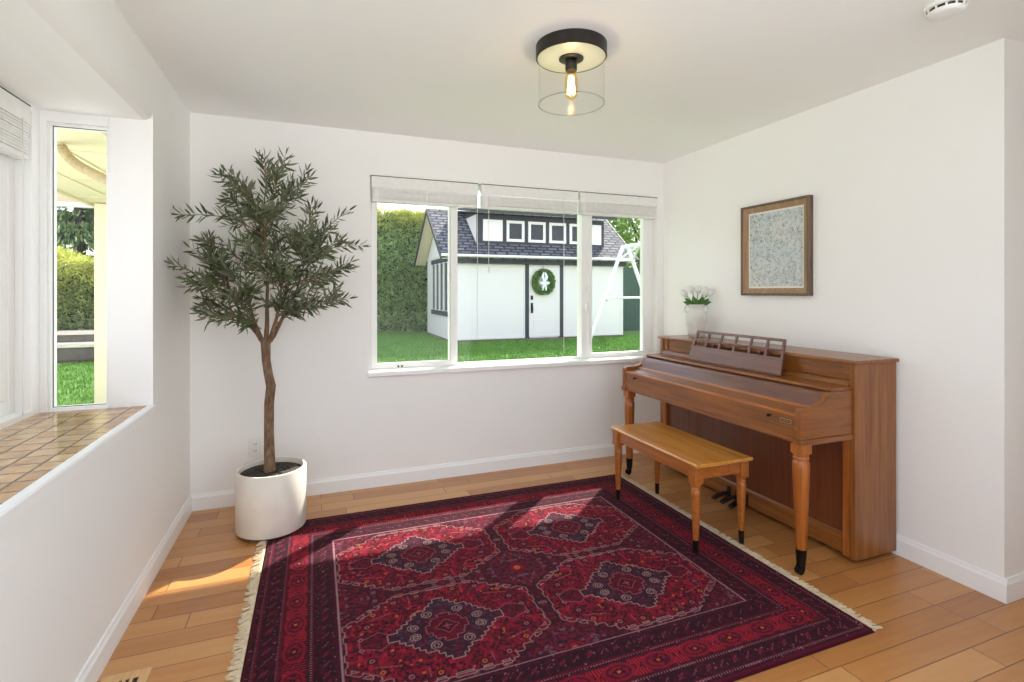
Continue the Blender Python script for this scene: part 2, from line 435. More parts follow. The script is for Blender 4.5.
for x in (.55, .575):
    MB().box(x-.006, x+.006, YB+.03, YB+.045, WZ0+.018, WZ0+.03).build('stop', M['slot'], w1, .002)
# sill trim inside
st = MB().prism([(YB-.03, WZ0-.032), (YB+.05, WZ0-.032), (YB+.05, WZ0+.014), (YB-.03, WZ0+.004), (YB-.036, WZ0-.002), (YB-.036, WZ0-.026)], 'x', WX0-.012, WX1+.012)
struct(st.build('window_sill', M['trim'])).name = 'trim_4'

# ------------------------------------------------------------------ window_2 (bay side light) and window_3 (bay front)
w2 = empty('window_2', (-1.0, BY, SZ0)); struct(w2)
frame_rect(MB(), SX0-.012, SX1-.001, SZ0-.012, SZ1+.012, BY+.012, BY+.07, .012).build('window_frame', M['vinyl'], w2, .002)
frame_rect(MB(), SX0-.003, SX1-.004, SZ0-.003, SZ1+.003, BY+.028, BY+.034, .005).build('gasket', M['slot'], w2)
MB().box(SX0, SX1-.006, BY+.03, BY+.033, SZ0, SZ1).build('pane', M['glass'], w2)
w3 = empty('window_3', (BX, 1.8, FZ0)); struct(w3)
mb = MB()
for (a, b) in ((FY0, FY1),):
    mb.box(BX-.1, BX-.055, a, a+.05, FZ0-.03, FZ1).box(BX-.1, BX-.055, b-.05, b, FZ0-.03, FZ1).box(BX-.1, BX-.055, a+.05, b-.05, FZ0-.03, FZ0+.03).box(BX-.1, BX-.055, a+.05, b-.05, FZ1-.045, FZ1)
mb.box(BX-.1, BX-.055, 1.72, 1.78, FZ0+.03, FZ1-.045)
mb.build('window_frame', M['vinyl'], w3, .004)
for a, b in ((.9, 1.72), (1.78, 2.75)):
    mb = MB().box(BX-.09, BX-.06, a, a+.07, FZ0+.03, FZ1-.045).box(BX-.09, BX-.06, b-.13, b, FZ0+.03, FZ1-.045).box(BX-.09, BX-.06, a+.07, b-.13, FZ0+.03, FZ0+.1).box(BX-.09, BX-.06, a+.07, b-.13, FZ1-.115, FZ1-.045)
    s = mb.build('sash', M['vinyl'], w3, .004)
    MB().box(BX-.077, BX-.074, a+.06, b-.12, FZ0+.09, FZ1-.1).build('pane', M['glass'], s)

# ================================================================== FLOOR COVERING: rug
def make_rug():
    X0, X1, Y0, Y1 = -.24, 2.06, 1.375, 3.235
    st = .004
    nx = int(round((X1-X0)/st)); ny = int(round((Y1-Y0)/st))
    xs = np.linspace(X0, X1, nx+1); ys = np.linspace(Y0, Y1, ny+1)
    U, V = np.meshgrid(xs-(X0+X1)/2, ys-(Y0+Y1)/2)
    hx, hy = (X1-X0)/2, (Y1-Y0)/2
    rng = np.random.default_rng(5)
    col = np.zeros(U.shape+(3,))
    def c(*v): return np.array([lin(v)[i] for i in range(3)])
    def up(sz, shape=U.shape):
        """blocky random field with cells of sz metres, mirrored both ways"""
        a, b = int(shape[0]*st/sz)+3, int(shape[1]*st/sz)+3
        r = rng.random((a, b))
        iy = (np.abs(V)/sz).astype(int); ix = (np.abs(U)/sz).astype(int)
        return r[iy, ix]
    def upn(sz):
        a, b = int(2*hy/sz)+3, int(2*hx/sz)+3
        r = rng.random((a, b)); return r[((V+hy)/sz).astype(int), ((U+hx)/sz).astype(int)]
    def paint(mask, colr, a=1.0): col[mask] = col[mask]*(1-a)+np.asarray(colr)*a
    def dil(m, n=1):
        o = m.copy()
        for _ in range(n):
            q = o.copy(); q[1:] |= o[:-1]; q[:-1] |= o[1:]; q[:, 1:] |= o[:, :-1]; q[:, :-1] |= o[:, 1:]; o = q
        return o
    def outline(m, n=1): return dil(m, n) & ~m
    red, red2, mar, dark, navy = c(140, 18, 42), c(104, 12, 34), c(74, 10, 30), c(40, 9, 24), c(40, 22, 42)
    cream, pink, orange = c(198, 160, 156), c(176, 90, 100), c(206, 92, 44)
    n12, n8, n20 = up(.013), up(.009), up(.022)
    m4 = upn(.005)
    # --- field
    fx, fy = hx-.335, hy-.335
    a = np.abs(np.abs(U)-.418); b = np.abs(np.abs(V)-.302)
    A = np.floor(a/.026)*.026+.013; B = np.floor(b/.026)*.026+.013
    field = (np.abs(U) < fx) & (np.abs(V) < fy)
    # ground outside octagons: dark plum speckled
    paint(field, c(66, 14, 30)); paint(field & (n12 > .6), c(112, 20, 38)); paint(field & (n8 > .86), c(40, 24, 40)); paint(field & (n20 > .93), c(150, 100, 110), .6)
    g1 = (a*38).astype(int)+(b*44).astype(int)
    octo = (np.maximum(np.maximum(A/.402, B/.282), (A/.402+B/.282)/1.45) < 1) & field
    # crenellated edge
    cren = ((np.floor(a/.034)+np.floor(b/.034)) % 2 == 0)
    octo2 = (np.maximum(np.maximum(a/.382, b/.262), (a/.382+b/.262)/1.43) < 1) & field
    octo = octo2 | (octo & cren & (np.maximum(np.maximum(a/.40, b/.28), (a/.40+b/.28)/1.45) < 1.0))
    paint(octo, red2)
    tex = up(.017); tex2 = up(.011)
    paint(octo & (tex > .5), red); paint(octo & (tex2 > .78), dark); paint(octo & (tex < .1), c(164, 28, 48)); paint(octo & (tex2 < .012), orange)
    # small herringbone twigs
    ch = (((a*1.0+np.abs((b*18) % 1-.5)*.03)*46) % 1 < .28) & octo & (up(.045) > .45)
    paint(ch, mar)
    # flower spots
    for (px, py) in ((.27, .17), (.33, .03), (.18, .225), (.3, .1), (.08, .24)):
        d = np.hypot(a-px, b-py)
        paint((d < .018) & octo, c(40, 20, 36)); paint((d < .011) & octo, orange if px in (.27, .08) else pink); paint((d < .005) & octo, dark)
    # arrows / leaves beside the medallion
    ax_ = a-.22; tri = (ax_ > 0) & (ax_ < .115) & (b < .012+.048*(1-np.abs(ax_-.02)/.115)) & ((b*1.0) < .085*(ax_/.115)+.02)
    paint(tri & octo, c(70, 14, 32), .45); paint(outline(tri & octo) & octo, pink, .8)
    line = (np.abs(b-.16+.25*(a-.2)) < .0028) & (a > .2) & (a < .3) & octo
    paint(line, pink, .7)
    line = (np.abs(a-.115) < .0025) & (b > .2) & (b < .25) & octo; paint(line, pink, .7)
    paint(outline(octo, 1) & field, cream, .6)
    o3 = outline(dil(octo, 3), 1) & field; paint(o3, c(36, 10, 22), .9)
    # stepped medallion
    q = .021; A2 = np.floor(a/q)*q+q/2; B2 = np.floor(b/q)*q+q/2
    med = (A2/.232+B2/.19 < 1.02)
    paint(med & field, c(52, 26, 42)); paint(med & (n8 > .7), c(96, 24, 44)); paint(med & (tex2 > .85), c(72, 62, 78))
    paint(outline(med, 1), cream, .8)
    med2 = (A2/.105+B2/.085 < 1.0) | ((a < .055) & (b < .06))
    paint(med2, red2); paint(med2 & (n8 > .6), mar); paint(outline(med2, 1), pink, .85)
    med3 = (a/.045+b/.04 < 1); paint(med3, c(60, 18, 36)); paint(outline(med3, 1), c(200, 70, 76))
    paint((np.hypot(a, b) < .012), red); paint(((a < .003) & (b < .02)) | ((b < .003) & (a < .02)), pink, .8)
    for (px, py) in ((.128, .03), (.062, .098), (.1, .068)):
        if (px, py) == (.1, .068): continue
        dx_ = a-px; dy_ = b-py; r = np.hypot(dx_, dy_); t = np.arctan2(dy_, dx_)/(2*PI)
        sp = (np.mod(r/.0105-t, 1) < .38) & (r < .025) & (r > .003)
        paint(r < .028, c(58, 18, 36)); paint(sp, cream, .75)
    # centre lozenges between the four octagons
    for cx in (0, -.836, .836):
        for cy in (0, -.604, .604):
            da = np.abs(U-cx); db = np.abs(V-cy)
            A3 = np.floor(da/.02)*.02+.01; B3 = np.floor(db/.02)*.02+.01
            lz = (A3/.165+B3/.145 < 1) & field & ~octo
            paint(lz, c(50, 20, 38)); paint(lz & (n8 > .55), c(116, 22, 44)); paint(lz & (n12 > .86), c(120, 84, 100), .7)
            l2 = (da/.062+db/.055 < 1) & field & ~octo
            paint(l2, red2); paint(l2 & (tex2 > .5), red); paint((np.hypot(da, db) < .016) & field & ~octo, orange)
            paint(outline(l2) & field, dark)
    # --- borders
    de = np.minimum(hx-np.abs(U), hy-np.abs(V))
    along = np.where(hx-np.abs(U) < hy-np.abs(V), V, U)
    bd = ~field
    paint(bd, c(46, 10, 26))
    paint(bd & (n12 > .72), c(74, 12, 32)); paint(bd & (m4 > .985), c(170, 110, 120), .7)
    paint(bd & (de < .014), c(92, 12, 34)); paint(bd & (de < .006), c(60, 10, 26))
    dots = (np.mod(along/.012, 1) < .5)
    for d0 in (.028, .108, .222):
        bandm = bd & (de > d0) & (de < d0+.006)
        paint(bandm, dark); paint(bandm & dots, c(176, 120, 130), .8)
        paint(bd & (de > d0+.006) & (de < d0+.012), red2)
    # sprigs in dark guard bands
    for d0, per in ((.072, .06), (.278, .055)):
        ph = np.mod(along/per, 1)-.5; dd = (de-d0)
        s1 = (np.hypot(ph*per, dd) < .009); s2 = np.abs(dd-ph*per*.8) < .003
        k = np.floor(along/per).astype(int) % 2
        paint(bd & (np.abs(dd) < .028) & s2 & (np.abs(ph) < .28), c(128, 60, 76), .8)
        paint(bd & s1 & (k == 0), c(112, 20, 44))
    # main red border with palmettes
    mbm = bd & (de > .122) & (de < .214)
    paint(mbm, c(84, 10, 28)); paint(mbm & (tex > .62), c(60, 10, 26))
    per = .165; ph = (np.mod(along/per, 1)-.5)*per; dd = de-.168
    r1 = np.hypot(ph/1.0, dd/.62)
    paint(mbm & (r1 < .066), c(140, 18, 42)); paint(mbm & (r1 < .05), mar); paint(mbm & (r1 < .04) & (n8 > .4), red); paint(mbm & (r1 < .02), dark); paint(mbm & (r1 < .008), orange)
    wv = np.abs(dd-.03*np.sin(along/per*2*PI)) < .005
    paint(mbm & wv & (r1 > .066), c(176, 34, 48))
    ph2 = (np.mod(along/per+.5, 1)-.5)*per
    fan = (np.abs(dd) > np.abs(ph2)*.9) & (np.abs(ph2) < .03) & (np.abs(dd) < .04)
    paint(mbm & fan, c(170, 28, 44)); paint(mbm & fan & (np.mod(ph2/.012, 1) < .4), dark)
    # line around the field
    paint(bd & (de > .326) & (de < .332), c(186, 140, 146), .75); paint(bd & (de > .314) & (de < .32), mar)
    # wool irregularity
    col *= (.82+.36*rng.random(U.shape))[..., None]
    ab = np.interp(ys, np.linspace(Y0, Y1, 30), .9+.2*rng.random(30)); col *= ab[:, None, None]
    col = np.clip(col*.72, 0, 1)
    # --- mesh: a thick slab with a fine top
    Z = np.full(U.shape, .0115) + .0012*rng.random(U.shape)
    e = np.minimum(hx-np.abs(U), hy-np.abs(V)); Z = np.where(e < .006, .004, Z); Z = np.where(e < 1e-6, .0008, Z)
    Xw, Yw = np.meshgrid(xs, ys)
    co = np.stack([Xw-.91, Yw-2.305, Z], -1).reshape(-1, 3)
    idx = np.arange(co.shape[0]).reshape(U.shape)
    q = np.stack([idx[:-1, :-1], idx[:-1, 1:], idx[1:, 1:], idx[1:, :-1]], -1).reshape(-1, 4)
    me = bpy.data.meshes.new('rug_pile')
    me.vertices.add(len(co)); me.vertices.foreach_set('co', co.astype(np.float32).ravel())
    me.loops.add(q.size); me.loops.foreach_set('vertex_index', q.astype(np.int32).ravel())
    me.polygons.add(len(q)); me.polygons.foreach_set('loop_start', np.arange(0, q.size, 4, dtype=np.int32))
    me.update(calc_edges=True)
    at_ = me.color_attributes.new('weave', 'FLOAT_COLOR', 'POINT')
    rgba = np.concatenate([col.reshape(-1, 3), np.ones((len(co), 1))], 1)
    at_.data.foreach_set('color', rgba.astype(np.float32).ravel())
    m = base('knotted_wool', (120, 20, 40), .92); 
    an = N(m, 'ShaderNodeAttribute'); an.attribute_name = 'weave'
    L(m, an.outputs['Color'], bsdf(m).inputs['Base Color'])
    bsdf(m).inputs['Specular IOR Level'].default_value = .15
    bsdf(m).inputs['Sheen Tint'].default_value = (1, .45, .5, 1); bsdf(m).inputs['Sheen Weight'].default_value = .07; bsdf(m).inputs['Sheen Roughness'].default_value = .5
    f = noise(m, coords(m), 350, 2); bump(m, f, .35, .003)
    me.materials.append(m)
    root = empty('oriental_rug', (.91, 2.305, 0), 'dark red oriental rug with medallions and cream fringe lying on the wooden floor', 'rug')
    o = bpy.data.objects.new('pile', me); C.objects.link(o); o.parent = root
    r = random.Random(3)
    for side, xe in ((-1, X0), (1, X1)):
        mb = MB()
        mb.box(min(xe, xe+side*.012), max(xe, xe+side*.012), Y0+.005, Y1-.005, .001, .008)
        y = Y0+.008
        while y < Y1-.006:
            ln = r.uniform(.036, .052); sw = r.uniform(-.022, .022)
            pts = [(xe+side*.008, y, .007), (xe+side*ln*.5, y+sw*.4+r.uniform(-.003, .003), .0065), (xe+side*ln, y+sw, .004)]
            mb.tube(pts, [.0026, .0034, .0022], 5)
            y += r.uniform(.0045, .0075)
        mb.build('fringe', M['fringe'], root, smooth=True)
make_rug()

# ================================================================== PIANO
PY0, PY1 = 1.742, 3.262; PF = 2.465; PW = 2.767; PT = 1.004
def make_piano():
    R = empty('upright_piano', (2.4, 2.5, 0), 'walnut brown spinet piano standing against the right wall', 'piano')
    b = .003
    # case ends
    for y0, y1 in ((PY0, PY0+.03), (PY1-.03, PY1)):
        MB().prism([(PF+.018, .022), (PW, .022), (PW, .985), (PF, .985), (PF, .026), (PF+.004, .022)], 'y', y0, y1).build('end_panel', M['piano_v'], R, b)
    # front stiles beside lower panel
    for y0, y1 in ((PY0+.0305, PY0+.066), (PY1-.066, PY1-.0305)):
        MB().box(PF, PF+.03, y0, y1, .025, .645).build('stile', M['leg'], R, b)
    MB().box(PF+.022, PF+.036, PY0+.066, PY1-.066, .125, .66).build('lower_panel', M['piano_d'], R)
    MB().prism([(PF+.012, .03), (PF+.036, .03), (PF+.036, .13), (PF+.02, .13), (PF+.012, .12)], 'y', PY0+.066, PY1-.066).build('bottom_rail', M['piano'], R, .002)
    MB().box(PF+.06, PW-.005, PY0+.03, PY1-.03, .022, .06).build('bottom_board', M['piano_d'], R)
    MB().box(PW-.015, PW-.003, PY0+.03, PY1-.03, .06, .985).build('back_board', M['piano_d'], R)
    # upper front panel, set back, with cove at its foot
    MB().box(PF+.02, PF+.038, PY0+.03, PY1-.03, .87, .986).build('upper_panel', M['piano'], R)
    MB().prism([(PF-.01, .876), (PF+.02, .876), (PF+.02, .905), (PF+.008, .902), (PF, .892), (PF-.004, .882)], 'y', PY0+.03, PY1-.03).build('cove_moulding', M['piano'], R, smooth=True)
    for y0, y1 in ((PY0+.0301, PY0+.075), (PY1-.075, PY1-.0301)):
        MB().box(PF+.012, PF+.019, y0, y1, .905, .985).build('stile', M['piano'], R, .002)
    # lid
    MB().prism([(PF-.014, .986), (PW+.004, .986), (PW+.004, .998), (PW, PT), (PF-.006, PT), (PF-.014, .998)], 'y', PY0-.012, PY1+.012).build('lid', M['piano'], R, .002)
    # shelf above the keys with nosed front
    XS = 2.325
    MB().prism([(XS, .858), (PF+.02, .858), (PF+.02, .876), (XS+.006, .874), (XS-.002, .87), (XS-.004, .863)], 'y', PY0+.02, PY1-.02).build('shelf', M['piano'], R, .001)
    # arms (cheeks) with S-curve top
    prof = [(2.118, .645), (2.118, .765), (2.122, .781), (2.134, .79), (2.15, .7925), (2.205, .793), (2.235, .797), (2.258, .806), (2.274, .819), (2.287, .835), (2.30, .849), (2.316, .857), (2.335, .859), (PF, .859), (PF, .645)]
    for y0, y1 in ((PY0+.012, PY0+.05), (PY1-.05, PY1-.012)):
        MB().prism(prof, 'y', y0, y1).build('arm', M['piano_x'], R, .0035)
        MB().box(2.112, PF-.001, y0-.004, y1+.004, .618, .645).build('arm_rail', M['piano_x'], R, .003)
    # key bed, front board
    MB().box(2.125, PF+.02, PY0+.05, PY1-.05, .622, .648).build('key_bed', M['piano'], R, .003)
    fb = MB().box(2.124, 2.145, PY0+.05, PY1-.05, .648, .752).build('front_board', M['piano'], R, .002)
    MB().prism([(2.119, .75), (2.15, .75), (2.15, .763), (2.123, .763), (2.119, .759)], 'y', PY0+.05, PY1-.05).build('front_moulding', M['bench'], R, .0015)
    # fallboard, closed: flat part, step, rolled part
    MB().prism([(2.15, .745), (2.15, .764), (2.228, .775), (2.228, .755)], 'y', PY0+.051, PY1-.051).build('fallboard', M['piano'], R, .001)
    MB().prism([(2.2285, .755), (2.2285, .777), (2.232, .783), (2.238, .786), (2.247, .786), (2.2475, .76)], 'y', PY0+.051, PY1-.051).build('fallboard_moulding', M['bench'], R, .001)
    cur = [(2.248, .77), (2.248, .784)] + [(2.25+.072*t, .784+.068*math.sin(t*PI/2)) for t in [i/10 for i in range(11)]] + [(2.335, .857), (2.335, .77)]
    MB().prism(cur, 'y', PY0+.051, PY1-.051).build('fallboard_roll', M['desk'], R, smooth=True)
    for y in (1.93, 3.08):
        k = MB(); k.tube([(2.125, y, .728), (2.108, y, .728)], [.004, .004], 8); k.sphere((2.104, y, .728), .008, 12, 8)
        k.build('knob', M['black_metal'], R, smooth=True)
    # name plate
    npl = MB().box(2.1215, 2.1245, 1.812, 1.877, .708, .728).build('name_plate', M['brass'], R, .001)
    MB().box(2.1205, 2.1216, 1.818, 1.871, .712, .724).build('plate_field', M['slot'], npl)
    MB().box(2.1198, 2.1206, 1.825, 1.864, .7165, .7195).build('plate_lettering', M['brass'], npl)
    # legs
    for y in (PY0+.046, PY1-.046):
        lg = MB(); x = 2.158
        lg.box(x-.032, x+.032, y-.032, y+.032, .574, .62)
        lg.lathe([(.0, .548), (.034, .548), (.0365, .553), (.034, .558), (.031, .561), (.031, .565), (.036, .568), (.036, .5745), (0, .5745)], (x, y, 0), 24)
        lg.lathe([(.0, .12), (.0245, .12), (.038, .50), (.038, .532), (.033, .541), (.031, .549), (0, .549)], (x, y, 0), 8)
        l = lg.build('leg', M['leg'], R, .0015, smooth=True)
        fe = MB().lathe([(0, .05), (.02, .05), (.0248, .12), (.025, .121), (0, .121)], (x, y, 0), 20).build('ferrule', M['ferrule'], l, smooth=True)
        cs = MB().tube([(x-.01, y-.012, .021), (x-.01, y+.012, .021)], .02, 16).box(x-.012, x+.008, y-.016, y-.0125, .02, .055).box(x-.012, x+.008, y+.0125, y+.016, .02, .055)
        cs.build('caster', M['black_metal'], l, smooth=True)
    # pedals
    for y in (2.43, 2.5, 2.57):
        pd = MB()
        for (x0, x1, z0, z1, w) in ((PF+.02, 2.43, .062, .064, .011), (2.43, 2.40, .064, .058, .013), (2.40, 2.362, .058, .046, .019), (2.362, 2.345, .046, .038, .017)):
            pd.add([(x0, y-w, z0-.006), (x0, y+w, z0-.006), (x0, y+w, z0+.004), (x0, y-w, z0+.004), (x1, y-w*1.05, z1-.006), (x1, y+w*1.05, z1-.006), (x1, y+w*1.05, z1+.004), (x1, y-w*1.05, z1+.004)],
                   [(0,3,2,1),(4,5,6,7),(0,1,5,4),(1,2,6,5),(2,3,7,6),(3,0,4,7)])
        p_ = pd.build('pedal', M['pedal'], R, .003)
        MB().prism([(PF-.01, .028), (PF+.011, .028), (PF+.011, .1), (PF+.003, .096)], 'y', y-.012, y+.012).build('pedal_bracket', M['black_metal'], p_, .003)
    # music desk, leaning back
    def D(y, t, dy=0): # t along slope 0..1
        return Vector((2.392+.066*t, y, .8785+.198*t))
    n = (D(0, 1)-D(0, 0)).normalized(); nn = Vector((n.z, 0, -n.x))*.012
    ya0, yb0, ya1, yb1 = 2.868, 2.112, 2.845, 2.135
    def ye(s, t): return (ya0+(ya1-ya0)*t)*(1-s)+(yb0+(yb1-yb0)*t)*s
    def panel(s0, s1, t0, t1, mb):
        q = [D(ye(s0, t0), t0), D(ye(s1, t0), t0), D(ye(s1, t1), t1), D(ye(s0, t1), t1)]
        vs = q+[p_+nn for p_ in q]
        mb.add(vs, [(0,1,2,3),(7,6,5,4),(0,4,5,1),(1,5,6,2),(2,6,7,3),(3,7,4,0)])
    mb = MB(); panel(0, 1, .02, .48, mb)
    md = mb.build('music_desk', M['desk'], R, .001)
    mb = MB(); panel(.0, 1, .93, 1.0, mb); panel(0, .022, .48, .93, mb); panel(.978, 1, .48, .93, mb); panel(.022, .978, .665, .71, mb)
    for i in range(1, 6): panel(i/6-.010, i/6+.010, .48, .945, mb)
    mb.build('desk_lattice', M['desk'], md, .001)
    MB().box(2.38, 2.408, 2.11, 2.87, .8765, .882).build('desk_ledge', M['desk'], md, .001)
    for y in (2.3, 2.68): MB().bar((2.44, y, .99), (2.478, y, .90), .014, .008).build('desk_prop', M['desk'], md)
make_piano()

# ================================================================== BENCH
def make_bench():
    R = empty('piano_bench', (1.965, 2.47, 0), 'light oak piano bench standing at the rug edge before the piano', 'bench')
    MB().prism([(1.787, .454), (2.147, .454), (2.153, .459), (2.153, .466), (2.147, .472), (1.787, .472), (1.781, .466), (1.781, .459)], 'y', 2.068, 2.872).build('seat', M['bench_top'], R, .002)
    for x0, x1 in ((1.806, 1.824), (2.108, 2.126)):
        MB().box(x0, x1, 2.135, 2.805, .385, .454).build('apron', M['bench'], R, .002)
    for y0, y1 in ((2.098, 2.116), (2.828, 2.846)):
        MB().box(1.83, 2.10, y0, y1, .385, .454).build('apron', M['bench'], R, .002)
    for x, y in ((1.815, 2.112), (1.815, 2.83), (2.115, 2.112), (2.115, 2.83)):
        zb = .0135 if x < 2 else .0075
        lg = MB()
        lg.box(x-.026, x+.026, y-.026, y+.026, .362, .4535)
        lg.lathe([(0, .335), (.022, .335), (.0255, .339), (.0255, .344), (.022, .348), (.0255, .353), (.0255, .362), (0, .362)], (x, y, 0), 20)
        lg.lathe([(0, .075), (.0145, .075), (.0255, .315), (.0255, .328), (.022, .336), (0, .336)], (x, y, 0), 8)
        l = lg.build('leg', M['bench'], R, .001, smooth=True)
        MB().lathe([(0, zb), (.0125, zb), (.0148, .075), (.015, .0765), (0, .0765)], (x, y, 0), 16).build('ferrule', M['ferrule'], l, smooth=True)
make_bench()

# ================================================================== VASE + TULIPS
VX, VY, VZ = 2.68, 3.11, PT
def make_vase():
    R = empty('vase', (VX, VY, VZ), 'matte white two-handled ceramic vase standing on the piano lid', 'vase')
    prof = [(0, 0), (.05, 0), (.054, .004), (.06, .04), (.071, .10), (.0745, .135), (.072, .16), (.06, .185), (.047, .2), (.045, .212), (.049, .232), (.053, .24), (.05, .243), (.045, .238), (.041, .214), (.043, .203), (.055, .183), (.067, .158), (.069, .135), (.066, .10), (.054, .03), (0, .02)]
    prof = [(r_*1.06, z_) for r_, z_ in prof]
    MB().lathe(prof, (VX, VY, VZ), 40).build('body', M['ceramic'], R, smooth=True)
    # handles across the view
    for s in (-1, 1):
        dx, dy = .82*s, -.57*s
        pts = [(.047, .222), (.062, .232), (.076, .228), (.083, .212), (.08, .194), (.069, .178), (.062, .172)]
        MB().tube([(VX+dx*r, VY+dy*r, VZ+z) for r, z in pts], .0065, 10).build('handle', M['ceramic'], R, smooth=True)
make_vase()
def make_tulips():
    heads = [(-.075, .03, .305, 'tilted left nearest the window'), (-.035, -.02, .33, 'second from the window, tallest bud'), (.012, .03, .325, 'in the middle of the bunch'), (.045, -.03, .318, 'right of the middle, leaning over the handle'), (.085, .0, .312, 'drooping rightmost towards the wall')]
    r = random.Random(8)
    for i, (dx, dd, z, txt) in enumerate(heads):
        # screen-right axis
        ax = Vector((.82, -.57, 0)); ay = Vector((.57, .82, 0))
        b0 = Vector((VX, VY, VZ+.06))+ax*dx*.12+ay*dd*.15
        b1 = Vector((VX, VY, VZ+.225))+ax*dx*.3+ay*dd*.35
        hd = Vector((VX, VY, VZ+z+.02))+ax*dx+ay*dd
        mid = b1.lerp(hd, .5)+Vector((0, 0, .012))
        R = empty('tulip', tuple(b0), 'white tulip in the vase, '+txt, 'flower', 'white tulips in the vase')
        base_ = hd-Vector((0, 0, .024))+(-ax*dx*.15)
        MB().tube([b0, b1, mid, base_], [.003, .003, .003, .0034], 8).build('stem', M['stem'], R, smooth=True)
        tilt = (ax*dx*1.1+ay*dd+Vector((0, 0, .09))).normalized()
        u = tilt.orthogonal().normalized(); w = tilt.cross(u)
        mb = MB()
        for k in range(6):
            a = 2*PI*k/6; rr = .023 if k % 2 else .02
            o = u*math.cos(a)+w*math.sin(a); tdir = u*-math.sin(a)+w*math.cos(a)
            rows = [(0, .004, .008), (.25, rr*.95, .019), (.5, rr*1.08, .021), (.75, rr*.95, .016), (1, rr*.62, .004)]
            vs = []
            for t, rad, wd in rows:
                for sgn in (-1, 0, 1):
                    vs.append(base_+tilt*(.066*t)+o*(rad-(abs(sgn)*wd*.25))+tdir*wd*sgn)
            fs = []
            for q in range(4):
                for s in range(2): fs.append((q*3+s, q*3+s+1, q*3+s+4, q*3+s+3))
            mb.add(vs, fs)
        bl = mb.build('bloom', M['petal'], R, smooth=True)
        m_ = bl.modifiers.new('thick', 'SOLIDIFY'); m_.thickness = .0012
        # leaf
        for sgn in (-1, 1):
            ld = (ax*(dx*1.0+sgn*.022)+ay*(dd+.012*sgn)+Vector((0, 0, .085))).normalized()
            p0 = b1-Vector((0, 0, .02)); tip = p0+ld*r.uniform(.09, .118)+Vector((0, 0, -.006))
            side = ld.cross(Vector((.57, .82, .1))).normalized()
            vs = []
            for t, wd in ((0, .006), (.3, .016), (.6, .015), (.85, .008), (1, .001)):
                cpt = p0.lerp(tip, t)+Vector((0, 0, .016*math.sin(t*PI)))
                vs += [cpt-side*wd, cpt+Vector((.57, .82, 0))*wd*.3, cpt+side*wd]
            lf = MB().add(vs, [(q*3+s, q*3+s+1, q*3+s+4, q*3+s+3) for q in range(4) for s in range(2)]).build('leaf', M['tleaf'], R, smooth=True)
            m_ = lf.modifiers.new('thick', 'SOLIDIFY'); m_.thickness = .001
make_tulips()

# ================================================================== PICTURE
def make_picture():
    Y0, Y1, Z0, Z1 = 2.224, 2.75, 1.317, 1.92
    xw = XR
    R = empty('framed_print', (xw, (Y0+Y1)/2, Z0), 'framed grey print with fine black script marks hanging on the right wall', 'picture')
    fw = .048
    fr_o = wood('driftwood_frame', (84, 68, 54), (108, 88, 70), (126, 104, 84), 'z', .6, 1, 0)
    fr_i = wood('driftwood_inner', (140, 112, 82), (160, 130, 98), (178, 148, 114), 'z', .6, 1, 0)
    # moulding profile (distance from outer edge, height off wall); mitred
    prof = [(0, .002), (0, .036), (.004, .04), (.014, .04), (.016, .034)]
    prof2 = [(.016, .002), (.016, .034), (.034, .029), (fw-.004, .024), (fw, .02), (fw, .002)]
    def mould(pr, name, mt, par):
        k = len(pr); vs = []
        for cy, cz, sy, sz in ((Y0, Z0, 1, 1), (Y1, Z0, -1, 1), (Y1, Z1, -1, -1), (Y0, Z1, 1, -1)):
            for d, h in pr: vs.append((xw-h, cy+sy*d, cz+sz*d))
        fs = []
        for i in range(4):
            j = (i+1) % 4
            for q in range(k):
                fs.append((i*k+q, i*k+(q+1) % k, j*k+(q+1) % k, j*k+q))
        return MB().add(vs, fs).build(name, mt, par)
    f = mould(prof, 'frame', fr_o, R); mould(prof2, 'inner_moulding', fr_i, f)
    MB().box(xw-.013, xw-.002, Y0+fw-.004, Y1-fw+.004, Z0+fw-.004, Z1-fw+.004).build('mount', base('paper_border', (238, 234, 224), .8), R)
    # print: fine hand-drawn looking marks on pale grey-blue paper
    m = base('print_paper', (206, 212, 210), .5)
    v = coords(m)
    vo = N(m, 'ShaderNodeTexVoronoi'); vo.feature = 'DISTANCE_TO_EDGE'; vo.inputs['Scale'].default_value = 120
    n1 = N(m, 'ShaderNodeTexNoise'); n1.inputs['Scale'].default_value = 34; L(m, v, n1.inputs['Vector'])
    ad = N(m, 'ShaderNodeVectorMath'); ad.operation = 'MULTIPLY_ADD'; ad.inputs[1].default_value = (.03, .03, .03); L(m, n1.outputs['Color'], ad.inputs[0]); L(m, v, ad.inputs[2])
    L(m, ad.outputs[0], vo.inputs['Vector'])
    gate = noise(m, v, 45, 3, .7)
    th = N(m, 'ShaderNodeMath'); th.operation = 'LESS_THAN'; L(m, vo.outputs['Distance'], th.inputs[0])
    mr = N(m, 'ShaderNodeMapRange'); mr.inputs['From Min'].default_value = .42; mr.inputs['From Max'].default_value = .7; mr.inputs['To Max'].default_value = .11; L(m, gate, mr.inputs['Value'])
    L(m, mr.outputs[0], th.inputs[1])
    paper = ramp(m, noise(m, v, 5, 3), [(.35, (198, 208, 210)), (.65, (216, 218, 212))])
    mx = N(m, 'ShaderNodeMix'); mx.data_type = 'RGBA'; L(m, th.outputs[0], mx.inputs[0]); L(m, paper, mx.inputs[6]); mx.inputs[7].default_value = lin((86, 88, 88))
    L(m, mx.outputs[2], bsdf(m).inputs['Base Color'])
    MB().box(xw-.0142, xw-.0131, Y0+fw+.012, Y1-fw-.012, Z0+fw+.012, Z1-fw-.012).build('print', m, R)
make_picture()

